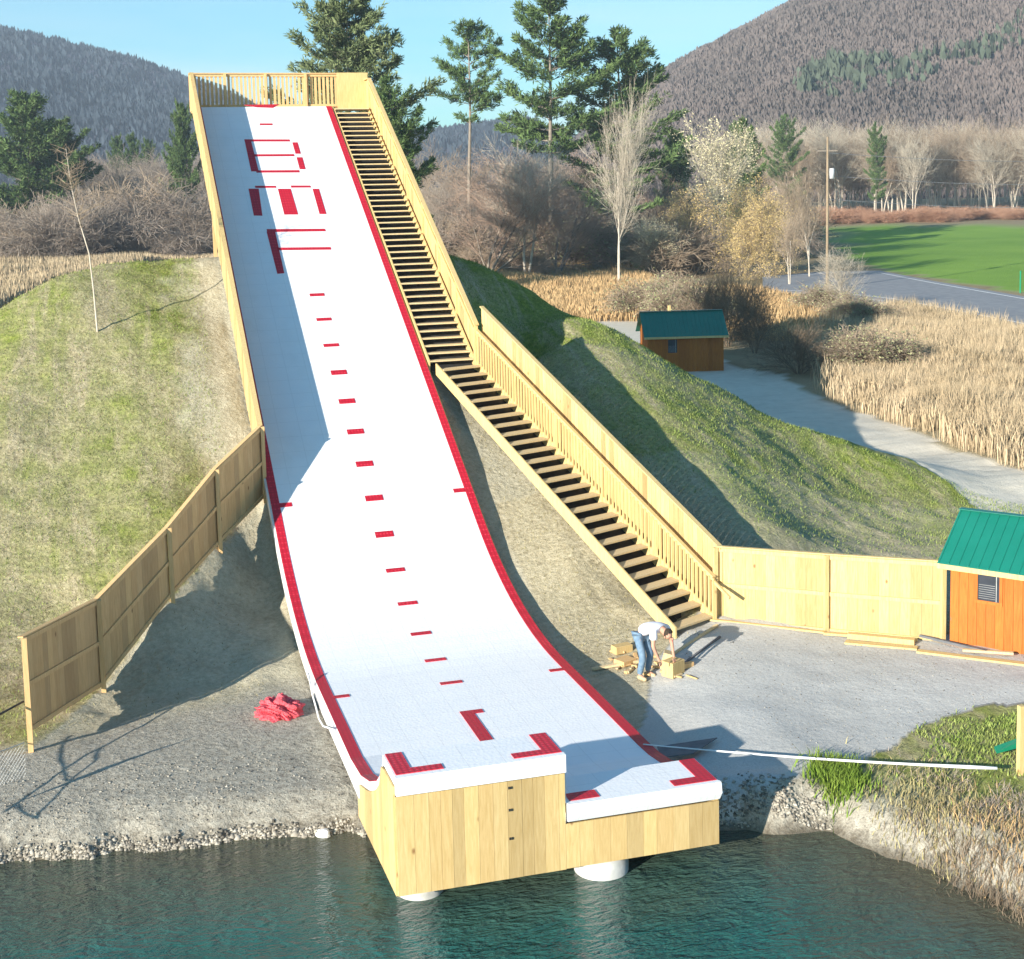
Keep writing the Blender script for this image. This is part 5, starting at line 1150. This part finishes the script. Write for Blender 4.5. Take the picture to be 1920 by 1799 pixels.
# local frame: +x is the direction he faces, +y his left
J = dict(pel=(-.10, 0, .90), sp=(.10, 0, 1.08), ch=(.33, 0, 1.15), nk=(.48, 0, 1.12), hd=(.60, 0, 1.04), hd2=(.66, 0, .96),
         hl=(-.10, .10, .86), kl=(.03, .13, .47), al=(-.06, .14, .09), tl=(.12, .16, .03), hr=(-.10, -.10, .86), kr=(.05, -.12, .47), ar=(-.04, -.13, .09), trr=(.14, -.15, .03),
         sl=(.40, .19, 1.10), el=(.47, .26, .82), wl=(.55, .22, .58), gl=(.58, .20, .50), sr=(.40, -.19, 1.10), er=(.45, -.28, .82), wr=(.52, -.22, .60), gr=(.55, -.20, .52))
keys = list(J); ix = {k_: i for i, k_ in enumerate(keys)}
E_ = [('pel', 'sp'), ('sp', 'ch'), ('ch', 'nk'), ('nk', 'hd'), ('hd', 'hd2'), ('pel', 'hl'), ('hl', 'kl'), ('kl', 'al'), ('al', 'tl'), ('pel', 'hr'), ('hr', 'kr'), ('kr', 'ar'), ('ar', 'trr'), ('ch', 'sl'), ('sl', 'el'), ('el', 'wl'), ('wl', 'gl'), ('ch', 'sr'), ('sr', 'er'), ('er', 'wr'), ('wr', 'gr')]
rad = dict(pel=.105, sp=.125, ch=.135, nk=.055, hd=.095, hd2=.075, hl=.075, kl=.058, al=.042, tl=.035, hr=.075, kr=.058, ar=.042, trr=.035, sl=.06, el=.042, wl=.028, gl=.035, sr=.06, er=.042, wr=.028, gr=.035)
skinned('body', [J[k_] for k_ in keys], [(ix[a], ix[b_]) for a, b_ in E_], [rad[k_] for k_ in keys], M['skin'], man)
def sub(ks, es, grow, nm, mm):
    i2 = {k_: i for i, k_ in enumerate(ks)}; return skinned(nm, [J[k_] for k_ in ks], [(i2[a], i2[b_]) for a, b_ in es], [rad[k_] * 1.0 + grow for k_ in ks], mm, man)
J['hw'] = (-.13, 0, .93); rad['hw'] = .125; J['ul'] = (.44, .24, .92); rad['ul'] = .052; J['ur'] = (.43, -.25, .92); rad['ur'] = .052
J['nb'] = (.45, 0, 1.13); rad['nb'] = .085
sub(['ch', 'sp', 'hw', 'sl', 'ul', 'sr', 'ur', 'nb'], [('hw', 'sp'), ('sp', 'ch'), ('ch', 'sl'), ('sl', 'ul'), ('ch', 'sr'), ('sr', 'ur'), ('ch', 'nb')], .035, 'shirt', M['shirt'])
sub(['pel', 'hl', 'kl', 'al', 'hr', 'kr', 'ar'], [('pel', 'hl'), ('hl', 'kl'), ('kl', 'al'), ('pel', 'hr'), ('hr', 'kr'), ('kr', 'ar')], .02, 'jeans', M['jeans'])
for s_, nm in ((1, 'al'), (-1, 'ar')):
    a_ = np.array(J[nm]); skinned('boot', [a_ + (-.05, 0, -.04), a_ + (.08, s_ * .01, -.045), a_ + (.2, s_ * .02, -.055)], [(0, 1), (1, 2)], [.05, .05, .038], M['tread'], man, 1)
bm = bmesh.new(); bmesh.ops.create_uvsphere(bm, u_segments=16, v_segments=10, radius=.108)
for v_ in list(bm.verts):
    v_.co = Vector((v_.co.x * .95, v_.co.y * .86, v_.co.z * 1.05))
bmesh.ops.delete(bm, geom=[v_ for v_ in bm.verts if (v_.co.x * .7 - v_.co.z * .7) > .035], context='VERTS')
me_ = bpy.data.meshes.new('hair'); bm.to_mesh(me_); bm.free(); me_.materials.append(M['hair']); o = bpy.data.objects.new('hair', me_); COL.objects.link(o); o.parent = man; o.location = (.61, 0, 1.045)
for s_, h_ in ((1, 'gl'), (-1, 'gr')):          # fingers
    b0 = np.array(J[h_])
    for k_ in range(4):
        p0 = b0 + np.array([.012 + .0, (k_ - 1.5) * .019, -.02]); skinned('finger', [p0, p0 + (.012, 0, -.045), p0 + (-.008, 0, -.075 + abs(k_ - 1.5) * .006)], [(0, 1), (1, 2)], [.0095, .009, .0075], M['skin'], man, 1)
    p0 = b0 + np.array([.0, -s_ * .03, -.0]); skinned('thumb', [p0, p0 + (.02, -s_ * .018, -.035), p0 + (.012, -s_ * .01, -.06)], [(0, 1), (1, 2)], [.011, .010, .008], M['skin'], man, 1)
# face: brow, nose, mouth and ears turned down towards the wood
f0 = empty('face', (.64, 0, .985)); f0.parent = man
mb = MB().tube([(.055, 0, .01), (.085, 0, -.03)], [.012, .016], 6); mb.build('nose', M['skin'], f0, True)
for s_ in (1, -1): MB().tube([(-.04, s_ * .085, .03), (-.05, s_ * .10, .0)], [.022, .014], 6).build('ear', M['skin'], f0, True); MB().tube([(.068, s_ * .032, .018), (.076, s_ * .032, .012)], .009, 6).build('eye', M['hair'], f0, True)
MB().tube([(.07, -.022, -.055), (.078, 0, -.058), (.07, .022, -.055)], .006, 6).build('mouth', M['net'], f0, True)

# ------------------------------------------------------------------ haze
hz_ = MB().box(-1500, 1900, -200, 2300, -6, 330).build('haze', None); tag(hz_, kind='stuff')
hm = bpy.data.materials.new('haze'); hm.use_nodes = True; ht = hm.node_tree; ht.nodes.remove(ht.nodes['Principled BSDF'])
pv = ht.nodes.new('ShaderNodeVolumePrincipled'); pv.inputs['Color'].default_value = (.72, .84, 1, 1); pv.inputs['Density'].default_value = .00026
ht.links.new(pv.outputs[0], ht.nodes['Material Output'].inputs['Volume']); hz_.data.materials.append(hm)
